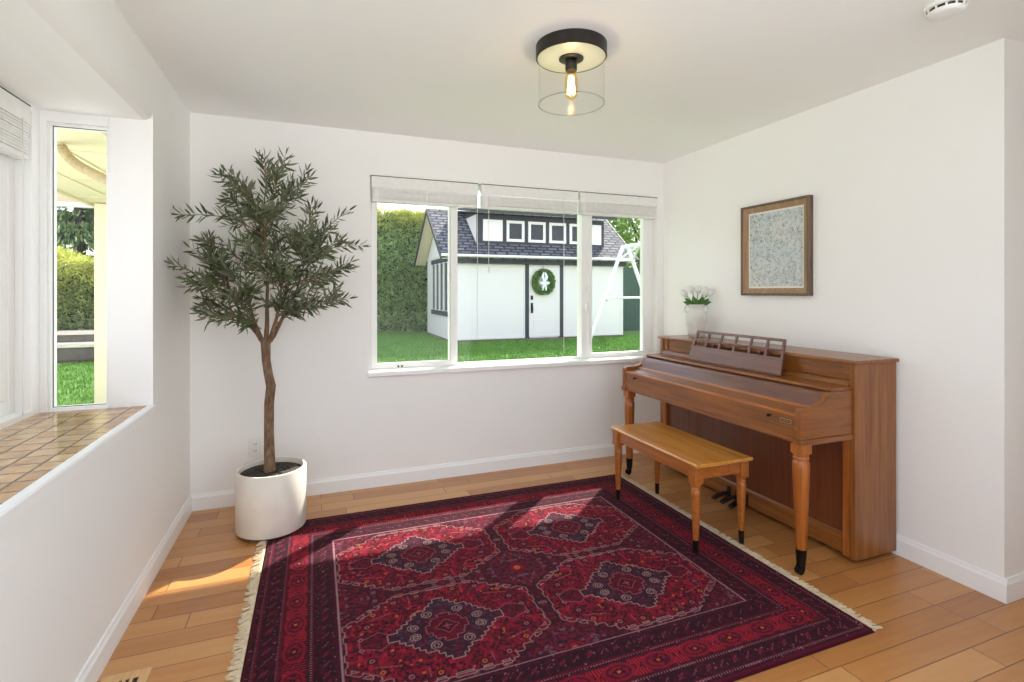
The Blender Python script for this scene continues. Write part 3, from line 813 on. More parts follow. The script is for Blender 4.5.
# ================================================================== CEILING LIGHT
def make_light():
    cx, cy = 1.07, 2.05
    R = empty('ceiling_light', (cx, cy, H), 'flush ceiling light with bronze ring, clear glass drum and glowing bulb', 'lamp')
    z = H
    MB().lathe([(.0, -.001), (.158, -.001), (.158, -.054), (.155, -.057), (.151, -.057), (.151, -.05), (0, -.05)], (cx, cy, z), 64).build('canopy', M['bronze'], R, smooth=True)
    MB().lathe([(0, -.0505), (.1505, -.0505), (.1505, -.056), (0, -.056)], (cx, cy, z), 64).build('reflector_plate', M['mirror'], R, smooth=True)
    MB().lathe([(0, -.0565), (.055, -.0565), (.055, -.061), (.05, -.064), (0, -.064)], (cx, cy, z), 32).build('socket_plate', M['bronze'], R, smooth=True)
    so = MB().lathe([(0, -.064), (.024, -.064), (.026, -.07), (.026, -.108), (.023, -.112), (0, -.112)], (cx, cy, z), 24).build('socket', M['bronze'], R, smooth=True)
    bp = [(.0, -.112), (.016, -.112), (.019, -.122), (.026, -.135), (.029, -.15), (.029, -.21), (.024, -.226), (.013, -.235), (0, -.238)]
    bu = MB().lathe(bp, (cx, cy, z), 24).build('bulb', M['bulb'], R, smooth=True)
    mb = MB()
    for k in range(6):
        a = k*PI/3+.4; mb.tube([(cx+.009*math.cos(a), cy+.009*math.sin(a), z-.135), (cx+.016*math.cos(a), cy+.016*math.sin(a), z-.215)], .0032, 6)
    mb.build('filament', M['filament'], bu, smooth=True)
    MB().lathe([(.147, -.0565), (.147, -.258), (.1435, -.258), (.1435, -.0565)], (cx, cy, z), 64, True).build('glass_shade', M['shade_glass'], R, smooth=True)
    MB().lathe([(.148, -.2582), (.148, -.2622), (.1425, -.2622), (.1425, -.2582)], (cx, cy, z), 64, True).build('glass_rim', glass('rim_glass', 1.5, (.86, .86, .85, 1)), R, smooth=True)
    ld = bpy.data.lights.new('bulb_glow', 'POINT'); ld.energy = .4; ld.color = (1, .92, .82); ld.shadow_soft_size = .02
    lo = bpy.data.objects.new('bulb_glow', ld); C.objects.link(lo); lo.location = (0, 0, -.18); lo.parent = R
make_light()

# ================================================================== SMOKE DETECTOR
def make_detector():
    cx, cy = 2.245, 1.235
    R = empty('smoke_detector', (cx, cy, H), 'white round smoke detector on the ceiling near the right wall', 'smoke detector')
    MB().lathe([(0, -.001), (.068, -.001), (.07, -.006), (.07, -.016), (.066, -.02), (0, -.02)], (cx, cy, H), 40).build('base_plate', M['plastic'], R, smooth=True)
    MB().lathe([(0, -.02), (.055, -.02), (.055, -.03), (0, -.03)], (cx, cy, H), 40).build('sensing_gap', M['slot'], R, smooth=True)
    MB().lathe([(0, -.03), (.058, -.03), (.058, -.034), (.052, -.042), (.044, -.045), (0, -.046)], (cx, cy, H), 40).build('cover', M['plastic'], R, smooth=True)
    for k in range(12):
        mb = MB(); a = 2*PI*k/12; mb.bar((cx+.06*math.cos(a), cy+.06*math.sin(a), H-.02), (cx+.057*math.cos(a), cy+.057*math.sin(a), H-.033), .008, .004)
        mb.build('rib', M['plastic'], R)
make_detector()

# ================================================================== OUTLET
def make_outlet():
    x, z = -.355, .353
    R = empty('wall_outlet', (x, YB, z), 'white duplex electrical outlet low on the back wall behind the planter', 'outlet')
    MB().box(x-.038, x+.038, YB-.006, YB, z-.06, z+.06).build('cover_plate', M['plastic'], R, .003)
    for dz in (-.021, .021):
        r = MB().prism([(x+.0165*math.cos(a), z+dz+.0145*math.sin(a)) for a in [2*PI*i/20 for i in range(20)]], 'y', YB-.0085, YB-.006).build('receptacle', M['plastic'], R)
        MB().box(x-.0078, x-.0048, YB-.0092, YB-.0084, z+dz-.002, z+dz+.006).box(x+.0048, x+.0078, YB-.0092, YB-.0084, z+dz-.002, z+dz+.006).box(x-.002, x+.002, YB-.0092, YB-.0084, z+dz-.009, z+dz-.005).build('slots', M['slot'], r)
make_outlet()

# ================================================================== FLOOR VENT
def make_vent():
    x0, x1, y0, y1 = -.686, -.54, 1.86, 2.166
    R = empty('floor_register', ((x0+x1)/2, (y0+y1)/2, 0), 'light oak floor vent register set in the planks by the left wall', 'vent')
    mb = MB().box(x0, x0+.03, y0, y1, .0005, .007).box(x1-.03, x1, y0, y1, .0005, .007).box(x0+.03, x1-.03, y0, y0+.03, .0005, .007).box(x0+.03, x1-.03, y1-.035, y1, .0005, .007)
    mb.build('frame', M['vent'], R, .002)
    MB().box(x0+.028, x1-.028, y0+.028, y1-.033, .0004, .0018).build('opening', M['slot'], R)
    mb = MB()
    for k in range(1, 4):
        x = x0+.03+(x1-x0-.06)*k/4; mb.box(x-.005, x+.005, y0+.03, y1-.035, .0018, .0055)
    mb.build('louvres', M['vent'], R)
make_vent()

# ================================================================== BLINDS (raised)
def make_blind(name, axis, a0, a1, pos, z_top, z_val, z_bot, label, cords):
    """raised slatted blind; axis 'x' (hangs in plane y=pos) or 'y' (plane x=pos)"""
    mid = (a0+a1)/2
    R = empty(name, (mid, pos, z_bot) if axis == 'x' else (pos, mid, z_bot), label, 'window blind', 'raised white window blinds')
    def B(mb, u0, u1, d0, d1, z0, z1):
        if axis == 'x': mb.box(u0, u1, pos+d0, pos+d1, z0, z1)
        else: mb.box(pos-d1, pos-d0, u0, u1, z0, z1)
        return mb
    B(MB(), a0, a1, -.03, -.022, z_val, z_top).build('valance', M['blind'], R, .002)
    B(MB(), a0+.005, a1-.005, -.021, .02, z_val+.02, z_top-.004).build('head_rail', M['blind'], R)
    B(MB(), a0, a1, -.03, -.021, z_top, z_top+.005).build('head_gap_shade', M['dark_gap'], R)  # dark strip standing in for the shadowed gap above the valance
    mb = MB(); n = 10; r = random.Random(int(mid*100))
    z0 = z_bot+.022; z1 = z_val-.001
    for i in range(n):
        z = z0+(z1-z0)*(i+.1)/n; j = r.uniform(-.002, .002)
        B(mb, a0+.006, a1-.006, -.026+j, .022+j, z, z+(z1-z0)/n*.8)
    B(mb, a0+.02, a0+.05, -.0285, -.0265, z_bot+.004, z1)
    mb.build('slat_stack', M['blind'], R)
    for t in (.18, .5, .85):
        u = a0+(a1-a0)*t; B(MB(), u-.004, u+.004, -.0285, -.0275, z_bot+.002, z_val).build('ladder_tape', M['blind'], R)
    B(MB(), a0+.004, a1-.004, -.027, .023, z_bot, z_bot+.02).build('bottom_rail', M['blind'], R, .003)
    for u, zl, tas in cords:
        mb = MB()
        P = (lambda uu, z: (uu, pos-.034, z)) if axis == 'x' else (lambda uu, z: (pos+.034, uu, z))
        mb.tube([P(u, z_val+.01), P(u+.002, (z_val+zl)/2), P(u, zl)], .0022, 6)
        if tas: mb.tube([P(u, zl+.004), P(u, zl-.035)], [.004, .009], 8)
        mb.build('pull_cord', M['cord'], R, smooth=True)
yb = YB+.045
yb = YB+.005
g = make_blind
g('window_blind', 'x', .36, 1.12, yb, 2.134, 2.058, 1.96, 'raised white slatted blind at the left of the garden window', [(1.112, 1.0, False)])
g('window_blind', 'x', 1.145, 1.95, yb, 2.134, 2.058, 1.96, 'raised white slatted blind in the middle of the garden window', [(1.2, 1.52, True), (1.82, .86, False)])
g('window_blind', 'x', 1.968, 2.705, yb, 2.134, 2.058, 1.96, 'raised white slatted blind at the right of the garden window, nearest the piano', [])
g('window_blind', 'y', .95, 2.775, BX-.022, 2.128, 2.05, 1.90, 'raised white slatted blind in the left bay window', [(2.70, .83, False)])

# ================================================================== POTTED OLIVE TREE
PX, PYY = -.229, 3.2
def make_olive():
    R = empty('potted_olive_tree', (PX, PYY, .012), 'slender olive tree in a cream cylinder planter in the back left corner', 'potted plant')
    zb = .0132; ht = .352
    MB().lathe([(0, zb+.008), (.178, zb+.008), (.182, zb+.015), (.183, ht-.004), (.18, ht), (.168, ht), (.166, ht-.004), (.166, ht-.05), (0, ht-.05)], (PX, PYY, 0), 64).build('planter', M['planter'], R, smooth=True)
    MB().lathe([(0, zb), (.165, zb), (.165, zb+.008), (0, zb+.008)], (PX, PYY, 0), 48).build('planter_foot', M['slot'], R, smooth=True)
    r = random.Random(11)
    # soil: lumpy disc
    vs = [(PX, PYY, ht-.02)]; fs = []
    for k in range(1, 9):
        for j in range(40):
            a = 2*PI*j/40; rr = .1655*k/8; vs.append((PX+rr*math.cos(a), PYY+rr*math.sin(a), ht-.024+(r.uniform(-.004, .006) if k < 8 else -.004)))
    for j in range(40): fs.append((0, 1+j, 1+(j+1) % 40))
    for k in range(7):
        for j in range(40):
            a = 1+k*40+j; b = 1+k*40+(j+1) % 40; fs.append((a, a+40, b+40, b))
    MB().add(vs, fs).build('soil', M['soil'], R, smooth=True)
    tips = [(-0.694,3.158,1.758),(-0.514,3.25,1.996),(-0.274,3.318,2.139),(-0.158,3.327,2.163),(-0.017,3.273,2.032),(0.204,3.135,1.824),(0.273,3.055,1.613),(0.199,2.923,1.479),(0.207,3.187,1.311),(0.136,2.893,1.305),(0.001,2.838,1.254),(-0.70,3.046,1.491),(-0.632,3.081,1.376),(-0.555,3.158,1.233),(-0.453,2.958,1.222),(-0.651,3.249,1.589),(-0.007,3.055,1.837),(-0.616,3.54,1.677),(-0.52,3.54,1.921),(-0.194,2.913,1.794),(-0.115,2.936,1.669),(-0.076,3.403,1.259),(0.139,3.374,1.446),(-0.621,3.344,1.303),(-0.344,3.077,1.179),(0.117,3.329,1.734),(0.069,2.919,1.558),(-0.349,2.919,1.631),(-0.249,2.827,1.542),(-0.354,3.402,1.782),(-0.481,3.54,1.466),(-0.11,2.827,1.444),(-0.192,3.447,1.652),(-0.413,2.89,1.324),(-0.226,2.925,1.393),(-0.415,3.319,1.961),(-0.089,3.194,1.961)]
    tips = [(-.26+(x_+.26)*.955, 3.2+(y_-3.2)*.95, z_-.01) for x_, y_, z_ in tips]
    tips += [(-0.437, 3.199, 1.544), (-0.347, 3.057, 1.457), (-0.268, 3.08, 1.567), (-0.174, 2.991, 1.457), (-0.077, 3.061, 1.434), (-0.027, 3.148, 1.551), (-0.129, 3.08, 1.627), (-0.413, 3.404, 1.647), (-0.496, 3.435, 1.411), (-0.292, 2.983, 1.35), (-0.199, 3.0, 1.297), (-0.101, 3.016, 1.324), (-0.346, 3.271, 1.779), (-0.206, 3.11, 1.764), (-0.386, 3.179, 1.296), (-0.496, 3.114, 1.499), (0.026, 3.021, 1.351), (-0.28, 3.406, 1.7), (-0.171, 3.418, 1.584)]
    tr = MB()
    tp = [(-.24, 3.205, .30), (-.24, 3.207, .37), (-.247, 3.255, .547), (-.246, 3.255, .70), (-.236, 3.25, .80), (-.25, 3.255, .87), (-.262, 3.26, .95), (-.265, 3.261, 1.06)]
    tr.tube(tp, [.035, .029, .026, .026, .026, .024, .023, .026], 12)
    tr.tube([(-.238, 3.25, .78), (-.224, 3.24, .81), (-.22, 3.237, .817)], [.012, .011, .006], 8)   # knot
    stems = [[(-.265, 3.261, 1.03), (-.31, 3.28, 1.10), (-.397, 3.312, 1.208), (-.456, 3.334, 1.351)],
             [(-.265, 3.261, 1.03), (-.257, 3.258, 1.15), (-.257, 3.258, 1.294), (-.252, 3.256, 1.495), (-.28, 3.28, 1.75)],
             [(-.265, 3.261, 1.03), (-.22, 3.245, 1.09), (-.166, 3.223, 1.208), (-.097, 3.197, 1.351), (-.06, 3.18, 1.5)],
             [(-.29, 3.27, 1.07), (-.32, 3.2, 1.18), (-.34, 3.12, 1.32)],
             [(-.24, 3.25, 1.06), (-.2, 3.17, 1.2), (-.17, 3.08, 1.36)]]
    joints = []
    for s in stems:
        n = len(s); tr.tube(s, [.015-.0115*i/(n-1) for i in range(n)], 8)
        for i in range(n-1):
            for t in (0, .33, .66): joints.append(Vector(s[i]).lerp(Vector(s[i+1]), t))
        joints.append(Vector(s[-1]))
    P, A, Bv = [], [], []
    def leaf(p, d, ln):
        d = d.normalized(); sd = d.cross(Vector((r.uniform(-1, 1), r.uniform(-1, 1), r.uniform(-.3, 1)))).normalized()
        P.append(p+d*ln*.5); A.append(d*ln*.5); Bv.append(sd*ln*r.uniform(.078, .105))
    def twig(a, b, w0, dens):
        a = Vector(a); b = Vector(b); ln = (b-a).length
        mid = a.lerp(b, .5)+Vector((r.uniform(-.03, .03), r.uniform(-.03, .03), r.uniform(-.005, .05)))*min(1, ln*3)
        pts = [a, a.lerp(mid, .5)+Vector((0, 0, .008)), mid, mid.lerp(b, .5)+Vector((0, 0, .006)), b]
        tr.tube(pts, [w0, w0*.85, w0*.65, w0*.45, w0*.2], 6)
        return pts
    def leaves_on(pts, t0, step):
        tot = sum((pts[i+1]-pts[i]).length for i in range(len(pts)-1)); s = 0
        side = 0
        for i in range(len(pts)-1):
            seg = pts[i+1]-pts[i]; l = seg.length; k = max(1, int(l/step))
            for q in range(k):
                f = (s+l*q/k)/tot
                if f < t0: continue
                p = pts[i]+seg*(q/k); dn = seg.normalized(); side += 1
                o = dn.orthogonal().normalized(); o = (Matrix.Rotation(side*PI/2+r.uniform(-.4, .4), 3, dn) @ o)
                for sg in (-1, 1):
                    leaf(p, dn*r.uniform(.55, 1.0)+o*sg*r.uniform(.65, 1.25)+Vector((0, 0, r.uniform(-.1, .2))), r.uniform(.052, .09))
            s += l
        leaf(pts[-1], seg, .06); leaf(pts[-1], seg+Vector((r.uniform(-.03, .03), 0, .02)), .05)
    for t in tips:
        tv = Vector(t)
        j = min(joints, key=lambda q: (q-tv).length+max(0, q.z-tv.z+.08)*2.0)
        pts = twig(j, tv, .0042, 1)
        leaves_on(pts, .25, .019)
        for _ in range(4):
            f = r.uniform(.2, .8); i = min(3, int(f*4)); p = pts[i].lerp(pts[i+1], f*4-i)
            d = (tv-j).normalized()*r.uniform(.5, 1)+Vector((r.uniform(-.7, .7), r.uniform(-.7, .7), r.uniform(-.25, .75)))
            q = p+d.normalized()*r.uniform(.06, .125)
            q.x = max(q.x, XL+.03); q.y = min(q.y, YB-.04); q.z = min(q.z, 2.12)
            pp = [p, p.lerp(q, .5)+Vector((0, 0, .01)), q]
            tr.tube(pp, [.003, .0022, .001], 5)
            leaves_on(pp, .1, .017)
    tr.build('trunk', M['bark'], R, smooth=True)
    P = np.array([tuple(v) for v in P]); A = np.array([tuple(v) for v in A]); Bv = np.array([tuple(v) for v in Bv])
    P[:, 0] = np.maximum(P[:, 0], XL+.02)
    # pointed leaf: six-sided blades
    n = len(P); Nn = np.cross(A, Bv); Nn /= np.linalg.norm(Nn, axis=1)[:, None]; ln = np.linalg.norm(A, axis=1)[:, None]
    pts = [P-A, P-A*.4+Bv*.9, P-A*.05, P-A*.4-Bv*.9, P+A*.3+Bv*.85, P+A*.3-Bv*.85, P+A-Nn*ln*.15, P+A*.3]
    up_ = Nn*ln*.06
    pts[2] = pts[2]-up_; pts[7] = pts[7]-up_
    V = np.stack(pts, 1).reshape(-1, 3)
    fc = [(0,1,2), (0,2,3), (1,4,7,2), (2,7,5,3), (4,6,7), (7,6,5)]
    F = [tuple(8*i+k for k in f) for i in range(n) for f in fc]
    off = np.array(worldloc(R)); V = V-off
    V[:, 0] = np.maximum(V[:, 0], XL+.008-off[0]); V[:, 1] = np.minimum(V[:, 1], YB-.008-off[1])
    me = bpy.data.meshes.new('foliage'); me.from_pydata(V.tolist(), [], F); me.materials.append(M['leaf'])
    o = bpy.data.objects.new('foliage', me); C.objects.link(o); o.parent = R
    print('olive leaves', n)
make_olive()

# ================================================================== OUTDOORS
ZG = .1
def lawn():
    # gently rising garden
    nx, ny = 60, 60; vs = []; fs = []
    for j in range(ny+1):
        for i in range(nx+1):
            x = -14+34*i/nx; y = 2.0+26*j/ny
            t = min(1, max(0, (y-6.8)/2.0)); z = -.22+(ZG+.22)*t*t*(3-2*t)
            vs.append((x, y, z))
    for j in range(ny):
        for i in range(nx):
            a = j*(nx+1)+i; fs.append((a, a+1, a+nx+2, a+nx+1))
    o = MB().add(vs, fs).build('lawn', M['lawn'], smooth=True); struct(o)
    # unseen pale ground behind the camera, added to bounce light indoors
    g_ = MB().box(-30, -1.4, .3, 2.0, -.45, -.23).box(-30, 40, -30, .3, -.45, -.02).build('ground', M['bounce_paving']); struct(g_)
    rng = np.random.default_rng(2)
    n = 60000
    x = np.concatenate([rng.uniform(.8, 9.5, n), rng.uniform(.8, 3.05, 12000), rng.uniform(-6.5, -1.2, 30000)]); y = np.concatenate([rng.uniform(6.8, 12.1, n), rng.uniform(12.1, 15.5, 12000), rng.uniform(6.8, 11.0, 30000)])
    P = np.stack([x, y, np.full(len(x), ZG+.02)], 1)
    t = np.clip((y-6.8)/2, 0, 1); P[:, 2] = -.22+(ZG+.22)*t*t*(3-2*t)+.02
    A = np.stack([rng.normal(0, .012, len(x)), rng.normal(0, .012, len(x)), rng.uniform(.018, .038, len(x))], 1)
    th = rng.uniform(0, 2*PI, len(x)); B_ = np.stack([np.cos(th), np.sin(th), 0*th], 1)*.006
    o = quads_obj('lawn_grass_blades', P, A, B_, M['blade'])
    tag(o, 'short bright green grass of the lawn around the shed', 'grass', kind='stuff')
lawn()

def hedge(name, x0, x1, y0, y1, z0, z1, n, label, mats, size=.07, seed=1, tip=None, group=None, bumpy=.12):
    R = empty(name, ((x0+x1)/2, (y0+y1)/2, z0), label, 'hedge', group)
    rng = np.random.default_rng(seed)
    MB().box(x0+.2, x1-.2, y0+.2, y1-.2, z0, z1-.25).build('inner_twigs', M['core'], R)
    # surface points on front, top, sides, back
    areas = np.array([(x1-x0)*(z1-z0)*2.4, (x1-x0)*(y1-y0), (y1-y0)*(z1-z0), (y1-y0)*(z1-z0)]); k = rng.choice(4, n, p=areas/areas.sum())
    u, v = rng.random(n), rng.random(n)
    P = np.zeros((n, 3))
    P[:, 0] = np.where(k < 2, x0+(x1-x0)*u, np.where(k == 2, x0, x1))
    P[:, 1] = np.where(k == 0, y0, np.where(k == 1, y0+(y1-y0)*v, y0+(y1-y0)*u))
    P[:, 2] = np.where(k == 1, z1, z0+(z1-z0)*v)
    back = (k == 0) & (rng.random(n) < .15); P[back, 1] = y1
    w = bumpy*(np.sin(P[:, 0]*2.3)+np.sin(P[:, 0]*5.1+1)+np.sin(P[:, 2]*3.7+P[:, 0]))*.5
    P[:, 1] += np.where(k == 0, w, 0)*np.where(back, -1, 1); P[:, 2] += np.where(k == 1, w*1.2, 0)
    P += rng.normal(0, .05, P.shape)+np.abs(rng.normal(0, .05, P.shape))*0
    P[:, 2] = np.maximum(P[:, 2], z0+.03)
    A, B_ = rand_axes(rng, n, size, size*.42, .2)
    mi = None
    if tip is not None:
        mi = ((P[:, 2] > z1-.45+rng.normal(0, .18, n)) | (rng.random(n) < .03)).astype(int)
    quads_obj('foliage', P, A, B_, mats[0], R, mi, mats)
    return R
hedge('laurel_hedge', -1.2, 4.6, 15.6, 17.0, ZG, 3.78, 52000, 'tall clipped laurel hedge behind the left end of the white shed', [M['hedge'], M['hedge_tip']], .055, 1, True)
hedge('low_hedge', -7.5, -1.9, 12.1, 13.1, ZG, 1.95, 42000, 'lower yellow-green hedge behind the timber step seen through the bay window', [M['hedge_low'], M['hedge_tip']], .042, 2, True)

def timber_step():
    R = empty('timber_step', (-4, 11.2, ZG), 'weathered timber garden step with a dark riser before the low hedge', 'garden step')
    MB().box(-8, -1.5, 11.1, 11.18, ZG-.05, ZG+.27).build('riser', M['timber_dark'], R)
    MB().box(-8, -1.5, 11.06, 11.42, ZG+.27, ZG+.34).build('tread', M['timber'], R, .01)
    MB().box(-8, -1.5, 11.45, 11.53, ZG+.1, ZG+.47).build('upper_riser', M['timber_dark'], R)
    MB().box(-8, -1.5, 11.42, 11.8, ZG+.47, ZG+.53).build('upper_tread', M['timber'], R, .01)
    rng = np.random.default_rng(9); n = 1500
    P = np.stack([rng.uniform(-8, -1.5, n), rng.uniform(10.95, 11.1, n), np.full(n, ZG+.03)], 1); A, B_ = rand_axes(rng, n, .04, .02)
    tag(quads_obj('fallen_leaves', P, A, B_, M['mulch']), 'brown dry leaves along the foot of the timber step', 'leaves', kind='stuff')
timber_step()

def conifer(x, y, z, h, label, seed):
    R = empty('cedar_tree', (x, y, z), label, 'tree', 'trees beyond the hedges')
    rng = np.random.default_rng(seed)
    MB().tube([(x, y, z), (x+.1, y, z+h*.5), (x, y, z+h)], [.22, .14, .03], 10).build('trunk', M['trunk'], R, smooth=True)
    P = []; A = []
    br = MB()
    for k in range(70):
        t = rng.uniform(.08, .98); zz = z+h*t; ln = (1-t)*2.6+.6; a = rng.uniform(0, 2*PI)
        d = np.array([math.cos(a), math.sin(a), 0])
        pts = [np.array([x, y, zz])+d*ln*s+np.array([0, 0, .25*ln*s-.55*ln*s*s]) for s in np.linspace(0, 1, 6)]
        br.tube([tuple(p) for p in pts], [.035, .03, .025, .018, .012, .005], 5)
        for _ in range(420):
            s = rng.uniform(.15, 1); i = min(4, int(s*5)); p = pts[i]+(pts[i+1]-pts[i])*(s*5-i)
            sd = np.cross(d, [0, 0, 1])*rng.normal(0, .22*ln*(1.1-s*.6))
            P.append(p+sd+np.array([0, 0, -abs(rng.normal(0, .10))])); A.append(d*.5+sd*.4+np.array([0, 0, -.5+rng.normal(0, .2)]))
    br.build('branches', M['trunk'], R)
    P = np.array(P); A = np.array(A); A /= np.linalg.norm(A, axis=1)[:, None]
    B_ = np.cross(A, rng.normal(size=A.shape)); B_ /= np.linalg.norm(B_, axis=1)[:, None]
    quads_obj('foliage', P, A*.09, B_*.028, M['conifer'], R)
conifer(-5.95, 16.9, ZG, 5.0, 'drooping dark green cedar above the low hedge seen through the bay window', 4)
conifer(-13.5, 19.5, ZG, 5.5, 'second drooping cedar standing farther left beyond the low hedge', 6)

def tree(x, y, z, h, rad, label, seed):
    R = empty('maple_tree', (x, y, z), label, 'tree', 'trees beyond the hedges')
    rng = np.random.default_rng(seed)
    tr = MB().tube([(x, y, z), (x+.1, y, z+h*.45), (x+.05, y+.1, z+h*.75)], [.16, .12, .06], 10)
    for k in range(9):
        a = rng.uniform(0, 2*PI); q = (x+math.cos(a)*rad*.8, y+math.sin(a)*rad*.8, z+h*rng.uniform(.55, .95))
        tr.tube([(x+.1, y, z+h*rng.uniform(.35, .6)), (x+math.cos(a)*rad*.35, y+math.sin(a)*rad*.35, q[2]-.25), q], [.05, .035, .012], 6)
    tr.build('trunk', M['trunk'], R, smooth=True)
    n = 9000; d = rng.normal(size=(n, 3)); d /= np.linalg.norm(d, axis=1)[:, None]
    rr = rng.uniform(.55, 1.0, (n, 1))*(1+.18*np.sin(d[:, :1]*7)+.15*np.sin(d[:, 1:2]*9+2)+.12*np.sin(d[:, 2:]*8))
    P = np.array([x, y, z+h*.7])+d*rr*np.array([rad, rad, h*.42])
    A, B_ = rand_axes(rng, n, .09, .05)
    quads_obj('foliage', P, A, B_, M['tree'], R)
tree(12.3, 17.3, ZG, 5.1, 2.3, 'leafy green maple rising over the dark fence right of the shed', 5)

def fence():
    R = empty('board_fence', (11, 13.6, ZG), 'dark green board fence between shed and maple tree', 'fence')
    y = 13.6
    mb = MB()
    x = 8.15
    while x < 14:
        mb.box(x, x+.142, y, y+.02, ZG+.03, ZG+2.0); x += .145
    mb.build('boards', M['fence_green'], R)
    for z in (.4, 1.1, 1.8): MB().box(8.1, 14.1, y+.021, y+.06, ZG+z, ZG+z+.09).build('rail', M['fence_green'], R)
    for x in (8.1, 11.1, 14.1): MB().box(x-.05, x+.05, y+.061, y+.16, ZG-.02, ZG+2.05).build('post', M['fence_green'], R)
fence()

# ------------------------------------------------------------------ shed
def make_shed():
    X0, X1, Y0, Y1 = 3.1, 7.94, 12.14, 15.05
    YR = (Y0+Y1)/2; zE, zR = 2.22, 3.56
    R = empty('garden_shed', ((X0+X1)/2, YR, ZG), 'white garden shed with slate roof, dormer and dark trim beyond the lawn', 'shed')
    sl = (zR-zE)/(YR-(Y0-.26))
    ztop = lambda y: zR-sl*abs(y-YR)
    wz = ztop(Y0)-.12
    MB().prism([(Y0, ZG+.02), (Y1, ZG+.02), (Y1, wz), (YR, zR-.14), (Y0, wz)], 'x', X0, X1).build('body', M['shed_white'], R)
    MB().box(X0-.02, X1+.02, Y0-.02, Y1+.02, ZG-.1, ZG+.06).build('foundation', M['foundation'], R)
    # roof slopes
    ov = .33; t = .07
    for s in (-1, 1):
        ye = YR+s*(YR-Y0+.26); q = zR-sl*abs(ye-YR)
        r_ = MB().add([(X0-ov, YR, zR), (X1+ov, YR, zR), (X1+ov, ye, q), (X0-ov, ye, q), (X0-ov, YR, zR-t), (X1+ov, YR, zR-t), (X1+ov, ye, q-t), (X0-ov, ye, q-t)],
                 [(0,1,2,3),(7,6,5,4),(0,4,5,1),(1,5,6,2),(2,6,7,3),(3,7,4,0)]).build('roof_slope', M['shingle'], R)
        # white soffit under the gable overhang and dark barge board
        for xa, xb in ((X0-ov+.02, X0-.001), (X1+.001, X1+ov-.02)):
            MB().add([(xa, YR, zR-t-.002), (xb, YR, zR-t-.002), (xb, ye-s*.02, q-t-.002), (xa, ye-s*.02, q-t-.002), (xa, YR, zR-t-.02), (xb, YR, zR-t-.02), (xb, ye-s*.02, q-t-.02), (xa, ye-s*.02, q-t-.02)],
                 [(0,1,2,3),(7,6,5,4),(0,4,5,1),(1,5,6,2),(2,6,7,3),(3,7,4,0)]).build('soffit', M['cream'], R)
        for xa in (X0-ov-.012, X1+ov-.013):
            MB().add([(xa, YR, zR+.01), (xa+.025, YR, zR+.01), (xa+.025, ye, q+.01), (xa, ye, q+.01), (xa, YR, zR-t-.05), (xa+.025, YR, zR-t-.05), (xa+.025, ye, q-t-.05), (xa, ye, q-t-.05)],
                 [(0,1,2,3),(7,6,5,4),(0,4,5,1),(1,5,6,2),(2,6,7,3),(3,7,4,0)]).build('barge_board', M['shed_dark'], R)
    # eave fascia and white gutter
    MB().box(X0-.02, X1+.02, Y0-.13, Y0-.001, 2.04, 2.165).build('fascia', M['shed_dark'], R)
    MB().tube([(X0-ov, Y0-.29, 2.215), (X1+ov-.2, Y0-.29, 2.215)], .035, 10).build('gutter', M['shed_white'], R, smooth=True)
    # wall panel battens, dark posts beside the door
    for x in (5.07, 6.03):
        MB().box(x-.06, x+.06, Y0-.025, Y0-.001, ZG+.06, 2.04).build('door_trim', M['shed_dark'], R)
    for x0, x1 in ((X0+.02, 5.02), (6.08, X1-.02)):
        frame_rect(MB(), x0, x1, ZG+.07, 2.03, Y0-.012, Y0-.001, .05).build('panel_trim', M['shed_white'], R)
    MB().box(5.0, 6.1, Y0-.3, Y0-.02, ZG-.02, ZG+.05).build('door_step', M['foundation'], R)
    d = MB().box(5.125, 5.975, Y0-.02, Y0-.001, ZG+.09, 2.035).build('door', M['shed_white'], R)
    mb = MB()
    for x in (5.115, 5.96): mb.box(x, x+.025, Y0-.026, Y0-.0205, ZG+.09, 2.035)
    frame_rect(mb, 5.24, 5.87, ZG+.2, ZG+.52, Y0-.027, Y0-.0205, .02); frame_rect(mb, 5.24, 5.87, ZG+.62, ZG+1.82, Y0-.027, Y0-.0205, .02)
    mb.build('door_panel', M['shed_white'], d)
    MB().box(5.16, 5.22, Y0-.045, Y0-.021, 1.14, 1.25).build('keypad', M['black_metal'], d, .008)
    hb = MB().box(5.165, 5.215, Y0-.04, Y0-.021, .80, 1.06).tube([(5.19, Y0-.04, .82), (5.19, Y0-.08, .86), (5.19, Y0-.08, .98), (5.19, Y0-.04, 1.02)], .012, 8)
    hb.build('door_handle', M['black_metal'], d)
    # side window of four tall panes in the gable end
    ya, yb_, za, zb_ = 12.42, 14.3, .85, 2.1
    f = MB(); x = X0
    f.box(x-.03, x-.001, ya-.1, yb_+.1, zb_, zb_+.12).box(x-.03, x-.001, ya-.1, yb_+.1, za-.12, za).box(x-.03, x-.001, ya-.1, ya, za, zb_).box(x-.03, x-.001, yb_, yb_+.1, za, zb_)
    w = f.build('side_window', M['shed_dark'], R)
    n = 4; pw = (yb_-ya)/n
    for i in range(n):
        MB().box(x-.012, x-.002, ya+pw*i+.06, ya+pw*(i+1)-.06, za+.02, zb_-.02).build('pane', M['dark_glass'], w)
    mb = MB()
    for i in range(n+1):
        y = ya+pw*i; mb.box(x-.04, x-.013, y-.06, y+.06, za, zb_)
    mb.build('mullion', M['shed_white'], w)
    # gable: horizontal band
    MB().box(x-.02, x-.001, Y0+.03, Y1-.03, 2.25, 2.30).build('gable_band', M['shed_white'], R)
    # dormer
    DX0, DX1, DY = 3.78, 7.44, 12.32; zt = 3.30
    yb2 = YR-.05
